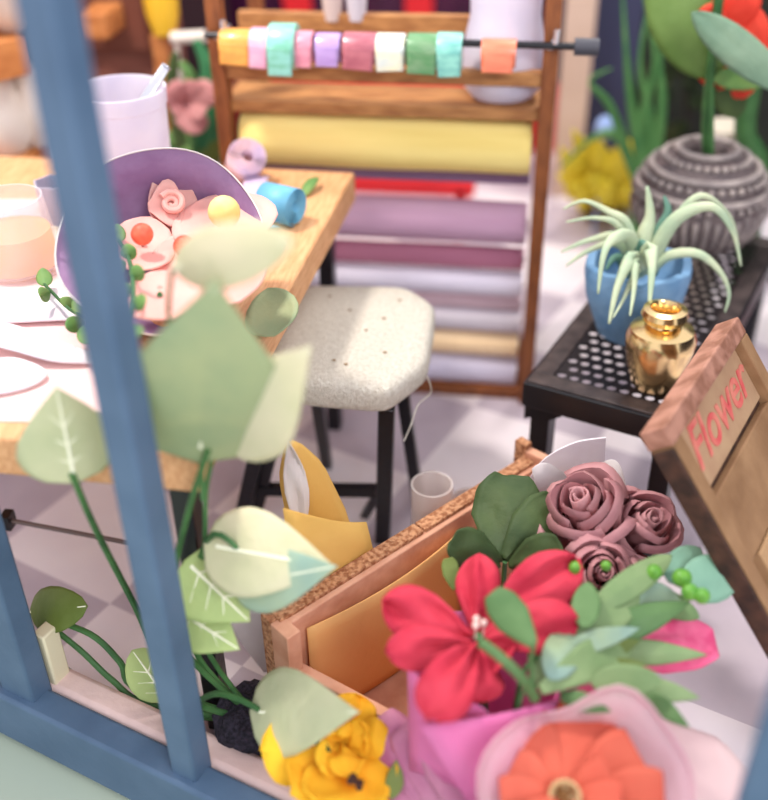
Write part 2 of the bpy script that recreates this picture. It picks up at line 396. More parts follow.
# rod
ry = RY - .045
a, c = ay(205, 35, ry), ay(590, 47, ry)
bm = NB(); tube(bm, [a, c], .0085, 10, 0); ob('ribbon_rod', bm, BLACK, rk, label='thin black rod that carries the ribbon rolls')
bm = NB(); tube(bm, [c - V((.035, 0, 0)), c + V((.02, 0, 0))], .02, 12, 0); ob('rod_cap', bm, mat('grey_rubber', (66, 66, 74), .5), rk)
SILV = mat('silver', (215, 215, 222), .25, metal=.9)
for px, py in ((222, 33), (554, 43)):
    q_ = ay(px, py, ry); bm = NB(); tube(bm, [q_ + V((-.03, 0, -.006)), q_ + V((0, 0, -.008)), q_ + V((.006, -.004, .03))], .007, 8); tube(bm, [q_, q_ + V((0, .06, 0))], .007, 8, 0); ob('hook', bm, SILV, rk, label='silver hook')
def rodz(px): return ay(px, 38 + (px - 205) * 13 / 385, ry)
rib = [(238, 15, .036, (240, 176, 84), (232, 150, 70), 'wide golden orange ribbon roll, first on the rod'),
       (262, 9, .040, (226, 160, 190), (236, 184, 204), 'thin pink ribbon roll beside the golden one'),
       (284, 12, .052, (150, 214, 204), (120, 190, 160), 'large shiny mint ribbon roll with iridescent sheen'),
       (305, 8, .036, (232, 160, 176), (214, 132, 152), 'small rose pink ribbon roll between mint and lilac'),
       (329, 11, .033, (190, 160, 214), (172, 140, 200), 'lilac ribbon roll in the middle of the rod'),
       (361, 15, .037, (190, 112, 122), (166, 90, 104), 'wide dusty rose ribbon roll'),
       (391, 13, .037, (236, 232, 196), (206, 216, 214), 'cream and white ribbon roll with pale yellow streaks'),
       (424, 14, .040, (82, 140, 88), (120, 156, 116), 'wide forest green ribbon roll'),
       (450, 11, .043, (150, 214, 196), (108, 178, 168), 'aqua satin ribbon roll beside the green one'),
       (499, 15, .033, (240, 138, 104), (228, 120, 90), 'coral orange ribbon roll alone at the right of the rod')]
for px, hw, r, c1_, c2_, lb in rib:
    q_ = rodz(px); w = hw * 2.72 / F
    m = mat('ribbon_' + str(px), c1_, .35, c2_, 22, stretch=(1, 3, 3), coat=.3)
    q_ = q_ + V((0, 0, -.012))
    t = emp('ribbon_roll', lb, 'ribbon', q_, 'ribbon rolls on the black rod of the rack')
    bm = NB(); k = .0
    lathe(bm, [(r * .32, -w), (r * .97, -w), (r, -w + .003), (r, w - .003), (r * .97, w), (r * .32, w), (r * .32, -w)], q_, (1, 0, 0), 28)
    ob('ribbon_coil', bm, m, t)
    bm = NB(); lathe(bm, [(.0095, -w - .001), (r * .31, -w - .001), (r * .31, w + .001), (.0095, w + .001), (.0095, -w - .001)], q_, (1, 0, 0), 16); ob('core', bm, WHITEP, t, label='white paper core')
    bm = NB(); a0 = random.uniform(1.2, 2.2)
    sheet(bm, q_ + V((0, -r - .001, .01)), q_ + V((random.uniform(-.004, .004), -r - .004, -r * 1.05)), w * 1.8, 'band', N=(0, -1, 0), bend=.02); ob('ribbon_tail', bm, m, t, solid=.0015)

# rolls of wrapping paper
def roll(py0, py1, cols, lb, x0=None, x1=None, Y=None, flat=False):
    """roll whose visible band runs from row py0 to py1 at x=450"""
    Y = RY + .06 if Y is None else Y
    zt2, zb = ay(450, py0, Y).z, ay(450, py1, Y).z
    r = (zt2 - zb) / 2 * .9; zc = (zt2 + zb) / 2 - r * .15
    x0 = xl + .03 if x0 is None else x0; x1 = xr - .03 if x1 is None else x1
    m = paper('roll_paper_%d' % py0, tuple(min(255, c + 14) for c in cols[0]), tuple(min(255, c + 14) for c in cols[1]), scale=5, stretch=(.3, 4, 4), transl=0)
    t = emp('paper_roll', lb, 'paper roll', ((x0 + x1) / 2, Y, zc), 'rolls of wrapping paper lying in the rack')
    bm = NB()
    def wob(rr, h, a): return rr * (1 + .03 * math.sin(a * 2 + h * 3) + .015 * math.sin(h * 14 + a)), h
    lathe(bm, [(r * .35, x0), (r * .96, x0), (r, x0 + .004)] + [(r, x0 + (x1 - x0) * i / 10) for i in range(1, 10)] + [(r, x1 - .004), (r * .96, x1), (r * .35, x1)], (0, Y, zc), (1, 0, 0), 30, wob=wob)
    ob('paper', bm, m, t)
    bm = NB(); lathe(bm, [(r * .3, x0 - .003), (r * .34, x0 - .003), (r * .34, x1 + .003), (r * .3, x1 + .003), (r * .3, x0 - .003)], (0, Y, zc), (1, 0, 0), 16); ob('core', bm, WHITEP, t)
    return t
roll(107, 168, ((240, 218, 134), (226, 200, 112)), 'fat pale yellow paper roll at the top of the rack')
roll(168, 181, ((140, 112, 144), (126, 98, 132)), 'thin grey purple paper roll right under the yellow one', Y=RY + .1)
roll(196, 238, ((186, 148, 172), (172, 132, 158)), 'lilac mauve paper roll below the gap with the red bench')
roll(243, 265, ((178, 112, 134), (160, 96, 120)), 'dusty rose paper roll above the white ones')
roll(266, 291, ((216, 210, 222), (200, 194, 210)), 'pale grey white paper roll below the dusty rose one')
roll(292, 306, ((204, 176, 182), (190, 162, 170)), 'thin blush grey paper roll in the lower rack', Y=RY + .08)
roll(305, 327, ((206, 196, 204), (180, 172, 180)), 'silver grey paper roll above the cream one')
roll(327, 350, ((240, 214, 176), (226, 194, 150)), 'cream peach paper roll second from the bottom')
roll(350, 378, ((204, 198, 216), (190, 184, 204)), 'pale lavender paper roll at the bottom of the rack')

# white frosted vase on rack shelf with pink tissue
FROST = mat('frosted_plastic', (244, 240, 248), .35, (232, 228, 242), 8, transl=.4, alpha=.9)
vy = RY + .085; q_ = ay(502, 92, vy); q_.z = zs
t = emp('frosted_vase', 'frosted white vase standing on the rack shelf behind the coral ribbon', 'vase', q_)
bm = NB(); lathe(bm, [(0, .004), (.05, .0), (.075, .008), (.094, .03), (.1, .07), (.1, .12), (.092, .16), (.084, .2), (.086, .26), (.08, .26), (.078, .2), (.086, .16), (.093, .12), (.093, .07), (.086, .035), (0, .02)], q_, seg=28); ob('body', bm, FROST, t)
t2 = emp('pink_tissue_flower', 'pale pink tissue petals in the frosted vase on the rack', 'flower', q_ + V((0, 0, .2)))
PKT = paper('pale_pink_tissue', (242, 170, 172), (250, 206, 206), scale=20)
for i in range(7):
    a = i * 2 * PI / 7; bm = NB(); B_ = q_ + V((0, 0, .2)); sheet(bm, B_, B_ + V((math.cos(a) * .05, math.sin(a) * .05, .12)), .05, 'petal', N=(math.cos(a), math.sin(a), -.2), bend=.1, cup=-.3); ob('petal', bm, PKT, t2, solid=.0015)
bm = NB(); tube(bm, [q_ + V((0, 0, .05)), q_ + V((0, 0, .15))], .004, 6, 0); ob('stem', bm, STEM, t2)
# two pale cartons behind, in front of the red door
for px, cc, lb in ((333, (214, 196, 190), 'cream paper cup behind the rack, left of the pair'), (357, (208, 204, 214), 'grey white paper cup behind the rack, right of the pair')):
    q_ = ay(px, 21, RY + .2); bm = NB(); lathe(bm, [(0, 0), (.022, 0), (.03, .09), (.032, .1), (.028, .1), (.02, .01), (0, .01)], q_ + V((0, 0, .003)), seg=20)
    tag(ob('paper_cup', bm, mat('cup_' + str(px), cc, .6), None), lb, 'cup', 'small cups on the upper rail of the rack')

# ------------------------------------------------------------------ things on the work table
def flat(bm, pts, z, h):
    lo = [bm.verts.new((p.x, p.y, z)) for p in pts]; up = [bm.verts.new((p.x, p.y, z + h)) for p in pts]
    bm.faces.new(up); bm.faces.new(lo[::-1]); n = len(pts)
    for i in range(n): bm.faces.new((lo[i], lo[(i + 1) % n], up[(i + 1) % n], up[i]))
PINKP = paper('pink_paper', (246, 212, 206), (238, 198, 196), scale=4, transl=0)
WHITEC = paper('white_card', (248, 242, 244), (236, 224, 232), scale=8, transl=.1)
bm = NB(); flat(bm, [az(-60, 421, TZ), az(90, 424, TZ), az(118, 408, TZ), az(96, 300, TZ), az(82, 200, TZ), az(-10, 200, TZ)], TZ, .003)
tag(ob('paper_sheet', bm, PINKP, None, False), 'large pale pink paper sheet spread under everything on the work table', 'paper')
def shell(name, outline, zs, m, lb, cat, grp=None):
    """card plate: closed outline in pixels at table height with own heights"""
    bm = NB(); P = [az(x, y, TZ + h) for (x, y), h in zip(outline, zs)]
    P = smoothpts(P + [P[0]], 5)[:-1]
    c = sum(P, V()) / len(P); c.z -= .004; vs = [bm.verts.new(p) for p in P]; mid = [bm.verts.new(c.lerp(p, .55) - V((0, 0, .004))) for p in P]; cv = bm.verts.new(c)
    n = len(P)
    for i in range(n):
        bm.faces.new((vs[i], vs[(i + 1) % n], mid[(i + 1) % n], mid[i])); bm.faces.new((mid[i], mid[(i + 1) % n], cv))
    return tag(ob(name, bm, m, None, solid=.004), lb, cat, grp)
shell('paper_cutting', [(-25, 305), (30, 288), (92, 296), (112, 318), (60, 320), (-25, 322)], [.02, .022, .02, .016, .014, .014], WHITEC, 'white paper cutting with a straight front edge behind the twig', 'paper')
shell('paper_cutting', [(-25, 322), (10, 324), (50, 338), (108, 360), (60, 362), (20, 352), (-25, 338)], [.034, .032, .03, .012, .016, .028, .034], WHITEC, 'long curved white paper strip lying across the table mat', 'paper')
shell('paper_cutting', [(-20, 362), (15, 358), (47, 372), (26, 388), (-20, 393)], [.016, .02, .014, .01, .012], WHITEC, 'cream paper cutting with angular corner at the left edge', 'paper')
shell('paper_cutting', [(36, 208), (66, 204), (72, 222), (68, 246), (44, 240), (34, 224)], [.02, .03, .02, .012, .016, .02], paper('cream_scrap', (236, 226, 210), (200, 186, 170), scale=40), 'torn cream paper scrap beside the amber glass', 'paper')
# glass with amber liquid
GLS = mat('clear_plastic', (244, 240, 250), .15, trans=.0, alpha=.28, spec=.8)
g = az(22, 268, TZ + .003)
t = emp('drinking_glass', 'clear tumbler of amber liquid at the left edge of the table', 'glass', g)
bm = NB(); lathe(bm, [(0, .002), (.085, 0), (.086, .006), (.07, .155), (.066, .155), (.08, .01), (0, .012)], g, seg=32); ob('glass_body', bm, GLS, t)
bm = NB(); lathe(bm, [(0, .014), (.077, .014), (.072, .085), (0, .085)], g, seg=28); ob('amber_liquid', bm, mat('amber_liquid', (255, 222, 150), .2, transl=.6), t, label='amber liquid')
# frosted cup with scoop
g = az(133, 205, TZ + .001) + V((0, .02, 0))
t = emp('frosted_cup', 'tall frosted white cup behind the purple wrap on the table', 'cup', g)
R_ = .102; Hc = .265
bm = NB(); lathe(bm, [(0, .002), (R_ * .88, 0), (R_ * .9, .01), (R_ * .97, Hc * .86), (R_, Hc * .87), (R_ * 1.02, Hc), (R_ * .96, Hc), (R_ * .93, Hc * .85), (R_ * .84, .02), (0, .02)], g, seg=40); ob('cup_body', bm, FROST, t)
t = emp('metal_scoop', 'slim metal spatula leaning in the frosted cup', 'tool', g + V((.05, 0, .2)))
a = ay(140, 106, g.y - .03); c = ay(166, 67, g.y + .02); bm = NB(); beam(bm, a + (a - c) * .8, c, .022, .008, up=V((0, -1, .5))); ob('blade', bm, SILV, t, bevel=.003)
bm = NB(); tube(bm, [c, c + (c - a) * .03], .012, 10, 0); ob('blade_tip', bm, SILV, t)
# lilac paper carton hidden behind the mullion
g = az(62, 224, TZ + .004); bm = NB()
lathe(bm, [(0, 0), (.045, 0), (.046, .1), (.042, .1), (.041, .006), (0, .006)], g, seg=6)
tag(ob('folded_carton', bm, paper('lilac_card', (206, 200, 214), (190, 184, 202), scale=10), None), 'small grey lilac paper box standing beside the torn cream scrap', 'box')

# big purple wrap cone with calla flowers
PURI = paper('purple_wrap', (146, 110, 150), (184, 152, 190), scale=7, transl=.2)
gw = az(150, 292, TZ + .012)
rimc = az(163, 247, TZ + .13); ax = (CAMLOC - rimc).normalized(); ax = (ax + V((.02, .1, .42))).normalized()
ax_ = ax
t = emp('bouquet_wrap', 'open lavender purple paper wrap with white rim lying on the table', 'wrapping paper', gw)
bm = NB()
def wb(r, h, a):
    a = a % (2 * PI); k = math.exp(-((a - 2.2) / .6) ** 2) * (r / .18)
    return r * (1 + .04 * math.sin(a * 2 + 1) + .02 * math.sin(5 * a)) * (1 - .22 * k), h + .012 * math.sin(3 * a)
lathe(bm, [(0, -.19), (.05, -.165), (.1, -.105), (.145, -.04), (.182, .03)], rimc, ax_, 60, wob=wb); ob('wrap', bm, PURI, t, solid=.003)
bm = NB(); lathe(bm, [(.181, .027), (.184, .031), (.182, .035)], rimc, ax_, 60, wob=wb); ob('rim', bm, WHITEP, t, solid=.002, label='white paper rim')
_, s_, u_ = frame(ax_)
CALLA = paper('calla_pink', (252, 206, 194), (248, 188, 178), scale=10, transl=.3)
REDC = mat('coral_red_bud', (246, 86, 66), .5, (250, 130, 96), 30, transl=.2); YELC = mat('pale_yellow_bud', (248, 226, 150), .6, (240, 206, 120), 20)
def calla(cx, cy, off, tipdx, tipdy, w, budc, lb, budr=.018, second=None):
    w *= 1.35
    c_ = aw(cx, cy, 0); cy += 13; c_ = az(cx, cy, TZ + .13) + ax_ * off
    tp = az(cx + tipdx, cy + tipdy, TZ + .13) + ax_ * (off * .6)
    L_ = (tp - c_).length * 1.5; ad = (tp - c_).normalized()
    e = emp('calla_flower', lb, 'flower', c_, 'pink paper calla flowers in the purple wrap')
    b0 = c_ - ad * L_ * .45
    bm = NB(); sheet(bm, b0, b0 + ad * L_, w, 'oval', N=ax_, bend=-.1, cup=.16, nu=16, nv=10); ob('petal', bm, CALLA, e, solid=.003)
    if budc is None: bm = NB(); sheet(bm, b0 + ax_ * .004, b0 + ad * L_ * .66 + ax_ * .018, w * .62, 'petal', N=ax_, bend=.02, cup=.3); ob('inner_petal', bm, CALLA, e, solid=.0025)
    if budc is not None:
        bm = NB(); ball(bm, c_ + ax_ * .028, budr, seg=16); ob('bud', bm, budc, e)
    else:
        bm = NB()
        P = [c_ + ax_ * (.022 + .0006 * k) + (s_ * math.cos(k * .7) + u_ * math.sin(k * .7)) * (.004 + .0011 * k) for k in range(18)]
        tube(bm, P, .006, 8, 2); ob('quilled_centre', bm, CALLA, e, label='curled pink paper centre')
    bm = NB(); tube(bm, [c_ - ax_ * .01, c_ - ax_ * .08 - ad * .02], .005, 6, 0); ob('stem', bm, STEM, e)
calla(172, 206, .05, 34, -4, .115, None, 'pink calla with curled centre, topmost in the purple wrap')
calla(222, 215, .05, 24, 30, .15, YELC, 'pink calla holding a round pale yellow bud', .03)
calla(143, 235, .04, -12, 34, .09, REDC, 'pink calla with glowing coral bud at the left of the bunch', .02)
calla(184, 243, .02, 22, 22, .1, REDC, 'deeper set pink calla with red centre in the middle of the bunch', .02)
calla(160, 285, .03, 14, 30, .1, CALLA, 'lowest pink calla petal hanging out of the wrap', .004)
calla(215, 262, .01, 30, 34, .13, CALLA, 'pink calla half hidden by the cream climbing leaf', .004)
# green berry spray at left of the bouquet and twig on papers
def spray(name, pts, leaves, m, lb, cat, z, r=.0035, lw=.03):
    P = [az(x, y, z) for x, y in pts]
    e = emp(name, lb, cat, P[0]); bm = NB(); tube(bm, P, r, 6, 5); ob('stem', bm, STEM, e)
    for (x, y), (dx, dy) in leaves:
        B_ = az(x, y, z); T_ = az(x + dx, y + dy, z + .014); leafpart('leaf', B_, T_, lw, m, e, shape='oval', cup=-.3)
    return e
spray('berry_spray', [(128, 332), (134, 300), (130, 262), (118, 238)],
      [((118, 242), (0, -18)), ((122, 255), (14, -6)), ((126, 262), (-14, 8)), ((130, 275), (14, -4)), ((132, 285), (-14, 10)), ((133, 300), (12, 4)), ((132, 310), (-12, 10)), ((130, 325), (8, 12)), ((129, 330), (-12, 10))],
      LV_MID, 'little green leafy spray hanging at the left of the pink callas', 'plant', TZ + .17, lw=.028)
spray('leafy_twig', [(104, 332), (88, 320), (68, 308), (52, 292), (44, 284)],
      [((46, 286), (-4, -18)), ((50, 292), (-10, 4)), ((66, 307), (4, -10)), ((80, 316), (0, -26)), ((84, 320), (-18, 8)), ((88, 324), (-4, 20)), ((94, 326), (12, 14))],
      LV_MID, 'thin twig with small green leaves lying on the white papers', 'twig', TZ + .045, lw=.03)
# ribbon rolls on the table
def ribbonroll(c_, axis, r, w, m, lb, tail):
    e = emp('ribbon_roll', lb, 'ribbon', c_ - V((0, 0, r)))
    a_, s2, u2 = frame(axis); bm = NB(); rings = []
    nt_ = 90
    for i in range(nt_ + 1):
        th = i / nt_ * 2 * PI * 4.2; rr = r * .3 + r * .7 * i / nt_
        d = s2 * math.cos(th) + u2 * math.sin(th)
        rings.append([bm.verts.new(c_ + d * rr + a_ * w * k) for k in (-.5, .5)])
    for A_, B_ in zip(rings, rings[1:]): bm.faces.new((A_[0], A_[1], B_[1], B_[0]))
    ob('ribbon_coil', bm, m, e, solid=.0025)
    bm = NB(); sheet(bm, tail[0], tail[1], w * .8, 'strip', N=(0, 0, 1), bend=.08); ob('ribbon_tail', bm, m, e, solid=.002)
BLR = mat('blue_ribbon', (122, 192, 222), .45, (96, 172, 208), 8, transl=.1)
c_ = az(282, 222, TZ) + V((0, 0, .044)); ribbonroll(c_, (.86, -.35, 0), .043, .085, BLR, 'sky blue paper ribbon roll on the table behind the callas', (az(268, 224, TZ + .006), az(240, 236, TZ + .01)))
LRB = mat('lilac_ribbon', (252, 220, 224), .5, (216, 200, 230), 16, transl=.3)
c_ = az(248, 182, TZ) + V((0, 0, .05)); ribbonroll(c_, (.35, -.6, .7), .048, .07, LRB, 'pink and lilac ribbon roll at the back corner of the table', (az(258, 176, TZ + .02), az(250, 204, TZ + .004)))
bm = NB(); sheet(bm, az(303, 197, TZ + .004), az(318, 177, TZ + .02), .03, 'oval', N=(0, -.4, 1), cup=-.3, bend=.15)
tag(ob('loose_leaf', bm, LV_MID, None, solid=.002), 'small green leaf on the table next to the blue ribbon roll', 'leaf')
bm = NB(); a = az(274, 336, TZ + .02); sheet(bm, a, az(268, 288, TZ + .05), .105, 'oval', N=(-.1, -.7, .8), cup=.2, bend=-.1)
tag(ob('eucalyptus_leaf', bm, LV_SAGE, None, solid=.003), 'round grey green leaf drooping over the right table edge', 'leaf')

# ------------------------------------------------------------------ climbing plant inside the window
pc = V((-.425, 1.205, 0))
pt = emp('vine_plant', 'tall potted vine with large pale heart leaves behind the blue mullion', 'plant', pc)
bm = NB(); lathe(bm, [(0, 0), (.055, 0), (.068, .085), (.072, .085), (.072, .095), (.066, .095), (.058, .08), (0, .08)], pc, seg=28); ob('pot', bm, mat('dark_pot', (52, 48, 62), .7, bump=.3), pt)
bm = NB(); ball(bm, pc + V((-.006, 0, .1)), .078, (1, 1, .5), 24)
for v in bm.verts: v.co += V((random.uniform(-1, 1), random.uniform(-1, 1), random.uniform(-.4, 1))) * .006
ob('soil', bm, SOIL, pt)
base = pc + V((0, 0, .09))
def vstem(pts, r=.0065): 
    bm = NB(); tube(bm, pts, r, 8, 6, r2=r * .8); ob('stem', bm, STEM, pt)
def vleaf(bx, by, tx, ty, w, m, ob_, ot=None, shape='heart', name='leaf', **k):
    ot = ob_ if ot is None else ot
    B_, T_ = aw(bx, by, ob_), aw(tx, ty, ot); px = (B_ - CAMLOC).dot(ROT @ V((0, 0, -1))) / F
    k.setdefault('cup', -.18); k.setdefault('bend', .06); k.setdefault('nu', 18); k.setdefault('nv', 12)
    bm = NB(); sheet(bm, B_, T_, w * px, shape, **k); l = ob(name, bm, m, pt, solid=.002)
    ORG[l] = ORG[pt]
    bm = NB(); ax2 = T_ - B_; n_ = (CAMLOC - B_).normalized(); L2 = ax2.length
    bnd = k['bend']; pp_ = [B_ + ax2 * q + n_ * (bnd * L2 * 4 * q * (1 - q) + .0018) for q in (.02, .2, .4, .6, .8, .96)]
    tube(bm, pp_, .0036, 6, 3, r2=.001)
    s3 = ax2.normalized().cross(n_)
    for q in (.15, .35, .55):
        for sg in (-1, 1):
            ww = w * px / 2; e = .62 * prof(shape, min(1, q + .2)); cp = k['cup']
            p0 = B_ + ax2 * q + n_ * (bnd * L2 * 4 * q * (1 - q) + .0012); q2 = q + .16
            p1 = B_ + ax2 * q2 + s3 * sg * ww * e + n_ * (bnd * L2 * 4 * q2 * (1 - q2) + cp * ww * prof(shape, q2) * (e / max(.1, prof(shape, q2))) ** 2 + .0012)
            tube(bm, [p0, p0.lerp(p1, .5) + ax2 * .0, p1], .0018, 5, 0, r2=.0006)
    v_ = ob('vein', bm, VEIN, None); 
    # veins belong to the leaf: parent one level deeper
    v_.parent = l; v_.location = V(v_.location) - ORG[pt]
    return l
def W(x, y, o): return aw(x, y, o)
vleaf(74, 476, 56, 386, 100, LV_PALE, .02, .03, bend=.0)
vstem([base, W(178, 690, .1), W(135, 606, .11), W(96, 530, .05), W(72, 474, .015)])
vleaf(200, 450, 215, 278, 172, LV_SAGE, .1, .06, cup=-.12)
vstem([base, W(184, 650, .1), W(174, 585, .1), W(186, 520, .1), W(208, 450, .1)], .006)
vleaf(226, 440, 312, 345, 100, LV_CREAM, .13, .13, cup=-.1)
vstem([base, W(203, 640, .12), W(205, 540, .13), W(206, 490, .13), W(214, 452, .13)], .005)
vleaf(172, 268, 294, 240, 62, LV_CREAM, .1, .07, shape='oval')
vstem([W(203, 500, .1), W(196, 420, .12), W(170, 330, .12), W(172, 268, .1)], .004)
vleaf(190, 428, 152, 466, 34, LV_MID, .14, .12, shape='oval')
vleaf(214, 546, 336, 568, 90, LV_CREAM, .12, .15, cup=-.1)
vleaf(240, 584, 338, 566, 66, LV_TEAL, .11, .14, cup=-.1)
vstem([base, W(200, 660, .12), W(192, 600, .14), W(214, 534, .12), W(262, 576, .13)], .006)
vleaf(190, 565, 250, 622, 88, LV_LIME, .11, .1, cup=-.12)
vleaf(180, 612, 240, 650, 62, LV_LIME, .08, .07, cup=-.1)
vleaf(258, 712, 360, 712, 86, LV_PALE, .06, .045, cup=-.1, bend=.06)
vstem([base, W(202, 706, .08), W(214, 694, .07), W(236, 698, .065), W(260, 710, .06)], .0065)
vleaf(30, 612, 88, 606, 46, LV_OLIVE, .09, .1, shape='oval', bend=.12)
vstem([base, W(140, 690, .1), W(120, 662, .1), W(90, 634, .1), W(40, 616, .09)], .007)
vstem([base, W(150, 705, .09), W(112, 680, .09), W(80, 650, .09), W(40, 618, .09)], .007)
vstem([base, W(150, 712, .09), W(110, 700, .09), W(66, 668, .09)], .006)
vleaf(168, 700, 132, 650, 46, LV_LIME, .09, .1, shape='oval')

# ------------------------------------------------------------------ crate
CZ = .30
K = az(270, 612, CZ); E1 = az(524, 456, CZ); d1 = (E1 - K); d1.z = 0; L1 = d1.length; d1.normalize()
d2 = V((.83, -.557, 0)).normalized()
cr = emp('wooden_crate', 'pinkish plywood crate with rough brown edges holding the bouquets', 'crate', (K.x, K.y, 0))
n1 = V((-d1.y, d1.x, 0))
th = .042
bm = NB(); a = K + n1 * -th / 2; beam(bm, V((a.x, a.y, CZ / 2)), V((a.x, a.y, CZ / 2)) + d1 * (L1 + .01), th, CZ - .012); ob('side_panel', bm, PLY, cr, False, bevel=.003)
bm = NB(); beam(bm, V((a.x, a.y, CZ - .004)) - n1 * -.006, V((a.x, a.y, CZ - .004)) - n1 * -.006 + d1 * (L1 * .52), .03, .012); beam(bm, V((a.x, a.y, CZ - .004)) - n1 * -.006 + d1 * (L1 * .525), V((a.x, a.y, CZ - .004)) - n1 * -.006 + d1 * L1, .03, .012)
ob('rim_edge', bm, BURNT, cr, False, bevel=.002, label='rough burnt plywood edge')
bm = NB(); beam(bm, V((K.x, K.y, 0)) + d2 * .004, V((K.x, K.y, CZ - .002)) + d2 * .004, .03, .03, up=d1); ob('corner_post', bm, BURNT, cr, False, bevel=.002, label='dark burnt corner edge')
bm = NB(); q_ = K + d2 * .045 - d1 * .005; beam(bm, V((q_.x, q_.y, 0)), V((q_.x, q_.y, CZ - .004)), .05, .03, up=d1); ob('corner_post', bm, PLY, cr, False, bevel=.002)
H2 = .2; L2 = .27
bm = NB(); q_ = K + d2 * .03 ; beam(bm, V((q_.x, q_.y, H2 / 2)), V((q_.x, q_.y, H2 / 2)) + V((.9, -.436, 0)).normalized() * .27, .022, H2); ob('end_panel', bm, PLY, cr, False, bevel=.003)
q_ = K + d1 * (L1 + .01)
bm = NB(); beam(bm, V((q_.x, q_.y, (CZ + .015) / 2)), V((q_.x, q_.y, (CZ + .015) / 2)) + d2 * L2, .022, CZ + .015); ob('end_panel', bm, PLY, cr, False, bevel=.003)
bm = NB(); beam(bm, V((q_.x, q_.y, 0)) - d2 * .012, V((q_.x, q_.y, CZ + .03)) - d2 * .012, .03, .022, up=d1); ob('corner_post', bm, BURNT, cr, False, bevel=.002, label='dark burnt corner edge')
bm = NB(); q0 = K + V((.9, -.436, 0)).normalized() * .29; q1 = q_ + d2 * L2; beam(bm, V((q0.x, q0.y, .09)), V((q1.x, q1.y, .09)), .02, .18); ob('side_panel', bm, PLY, cr, False, bevel=.003)
bm = NB(); P = [K + d2 * .02, q0, q1, q_]; flat(bm, [V((p.x, p.y, 0)) for p in P], .004, .012); ob('crate_bottom', bm, PLY, cr, False)
# orange paper lining standing inside and yellow sheets behind
OR = paper('orange_kraft', (246, 190, 122), (240, 176, 108), scale=4, transl=.1); YL = paper('yellow_kraft', (244, 200, 112), (236, 186, 96), scale=4, transl=.15)
bm = NB(); a = K - n1 * (th + .012) + d1 * .04; sheet(bm, V((a.x, a.y, .14)), V((a.x, a.y, .14)) + d1 * .40, .262, 'band', N=d2, bend=.05, nu=12)
for v in bm.verts: v.co.z = max(.02, v.co.z)
tag(ob('kraft_paper', bm, OR, None, solid=.003), 'orange kraft paper sheet curling inside the crate', 'paper')
bm = NB(); B_ = V((K.x, K.y, .0)) + d1 * .2 + n1 * .02
p0, p1, p2, p3 = az(283, 512, .36), az(286, 575, .28), az(372, 528, .34), az(330, 500, .39)
def quadsheet(name, pts, m, lb, cat, off=0):
    bm = NB(); n = 6; g_ = []
    a_, b_, c2_, d_ = pts; N_ = (b_ - a_).cross(d_ - a_).normalized()
    for i in range(n + 1):
        row = []
        for j in range(n + 1):
            u, v = i / n, j / n; p = a_.lerp(d_, u).lerp(b_.lerp(c2_, u), v) + N_ * (off * math.sin(PI * u) * (1 - v * .5))
            row.append(bm.verts.new(p))
        g_.append(row)
    for i in range(n):
        for j in range(n): bm.faces.new((g_[i][j], g_[i + 1][j], g_[i + 1][j + 1], g_[i][j + 1]))
    return tag(ob(name, bm, m, None, solid=.003), lb, cat)
nb = n1 * .025
def behind(px, py, k=0):      # point on the vertical plane just behind the crate's far-left side
    d = ray(px, py); return CAMLOC + d * ((n1.dot(K + n1 * (.02 + k) - CAMLOC)) / n1.dot(d))
a_, b_, c2_, d_ = behind(283, 508), behind(288, 640, 0), behind(420, 560, 0), behind(366, 522)
b_.z = c2_.z = .0; b_ = V((behind(300, 590).x, behind(300, 590).y, 0)); c2_ = V((behind(392, 540).x, behind(392, 540).y, 0))
quadsheet('kraft_paper', (a_, b_, c2_, d_), YL, 'broad yellow kraft sheet standing behind the left end of the crate', 'paper', .02)
e = emp('paper_cone', 'pointed yellow paper cone with white curled edge behind the crate', 'paper', behind(330, 560, .04))
tipp = behind(291, 442, .05); bm = NB(); bb = behind(345, 560, .05); bb.z = .1
sheet(bm, tipp, bb, .11, 'strip' , bend=.05, cup=-.5, N=(CAMLOC - tipp))
bm.free(); bm = NB(); sheet(bm, bb, tipp, .12, 'strip', bend=-.02, cup=-.5); ob('cone', bm, YL, e, solid=.003)
bm = NB(); sheet(bm, behind(304, 535, .035), behind(289, 441, .035), .045, 'lance', bend=-.12, cup=.5, wave=.3); ob('white_curl', bm, WHITEP, e, solid=.002, label='crumpled white curl')
# white sheet leaning outside the crate's left corner
bm = NB(); a = az(244, 610, .16); c = az(268, 672, .02); sheet(bm, c, a, .09, 'spade', N=(-.3, -1, .3)); tag(ob('paper_scrap', bm, WHITEP, None, solid=.002), 'white paper scrap leaning at the left corner of the crate', 'paper')
# clear tubes
for px, py, h, lb in ((432, 484, .33, 'clear plastic tube standing upright behind the crate rim'), (470, 500, .3, 'shorter clear tube behind the crate rim, almost hidden by dark leaves')):
    g = behind(px, py, .06); bm = NB(); zt2 = g.z
    lathe(bm, [(.045, 0), (.045, zt2), (.041, zt2), (.041, .004), (0, .004), (0, 0)][::1], (g.x, g.y, 0), seg=28)
    tag(ob('plastic_tube', bm, mat('tube_plastic', (232, 220, 214), .2, alpha=.5, spec=.7), None), lb, 'tube', 'clear plastic tubes behind the crate')
# cream paper lining on the right part of the crate
bm = NB(); a = K - n1 * (th + .008) + d1 * .42; sheet(bm, V((a.x, a.y, .15)), V((a.x, a.y, .15)) + d1 * .24, .27, 'blunt', N=d2, bend=.1)
for v in bm.verts: v.co.z = max(.02, v.co.z)
tag(ob('tissue_paper', bm, paper('cream_tissue', (240, 224, 204), (230, 210, 188), scale=6), None, solid=.002), 'cream tissue sheet lining the crate below the clear tube', 'paper')

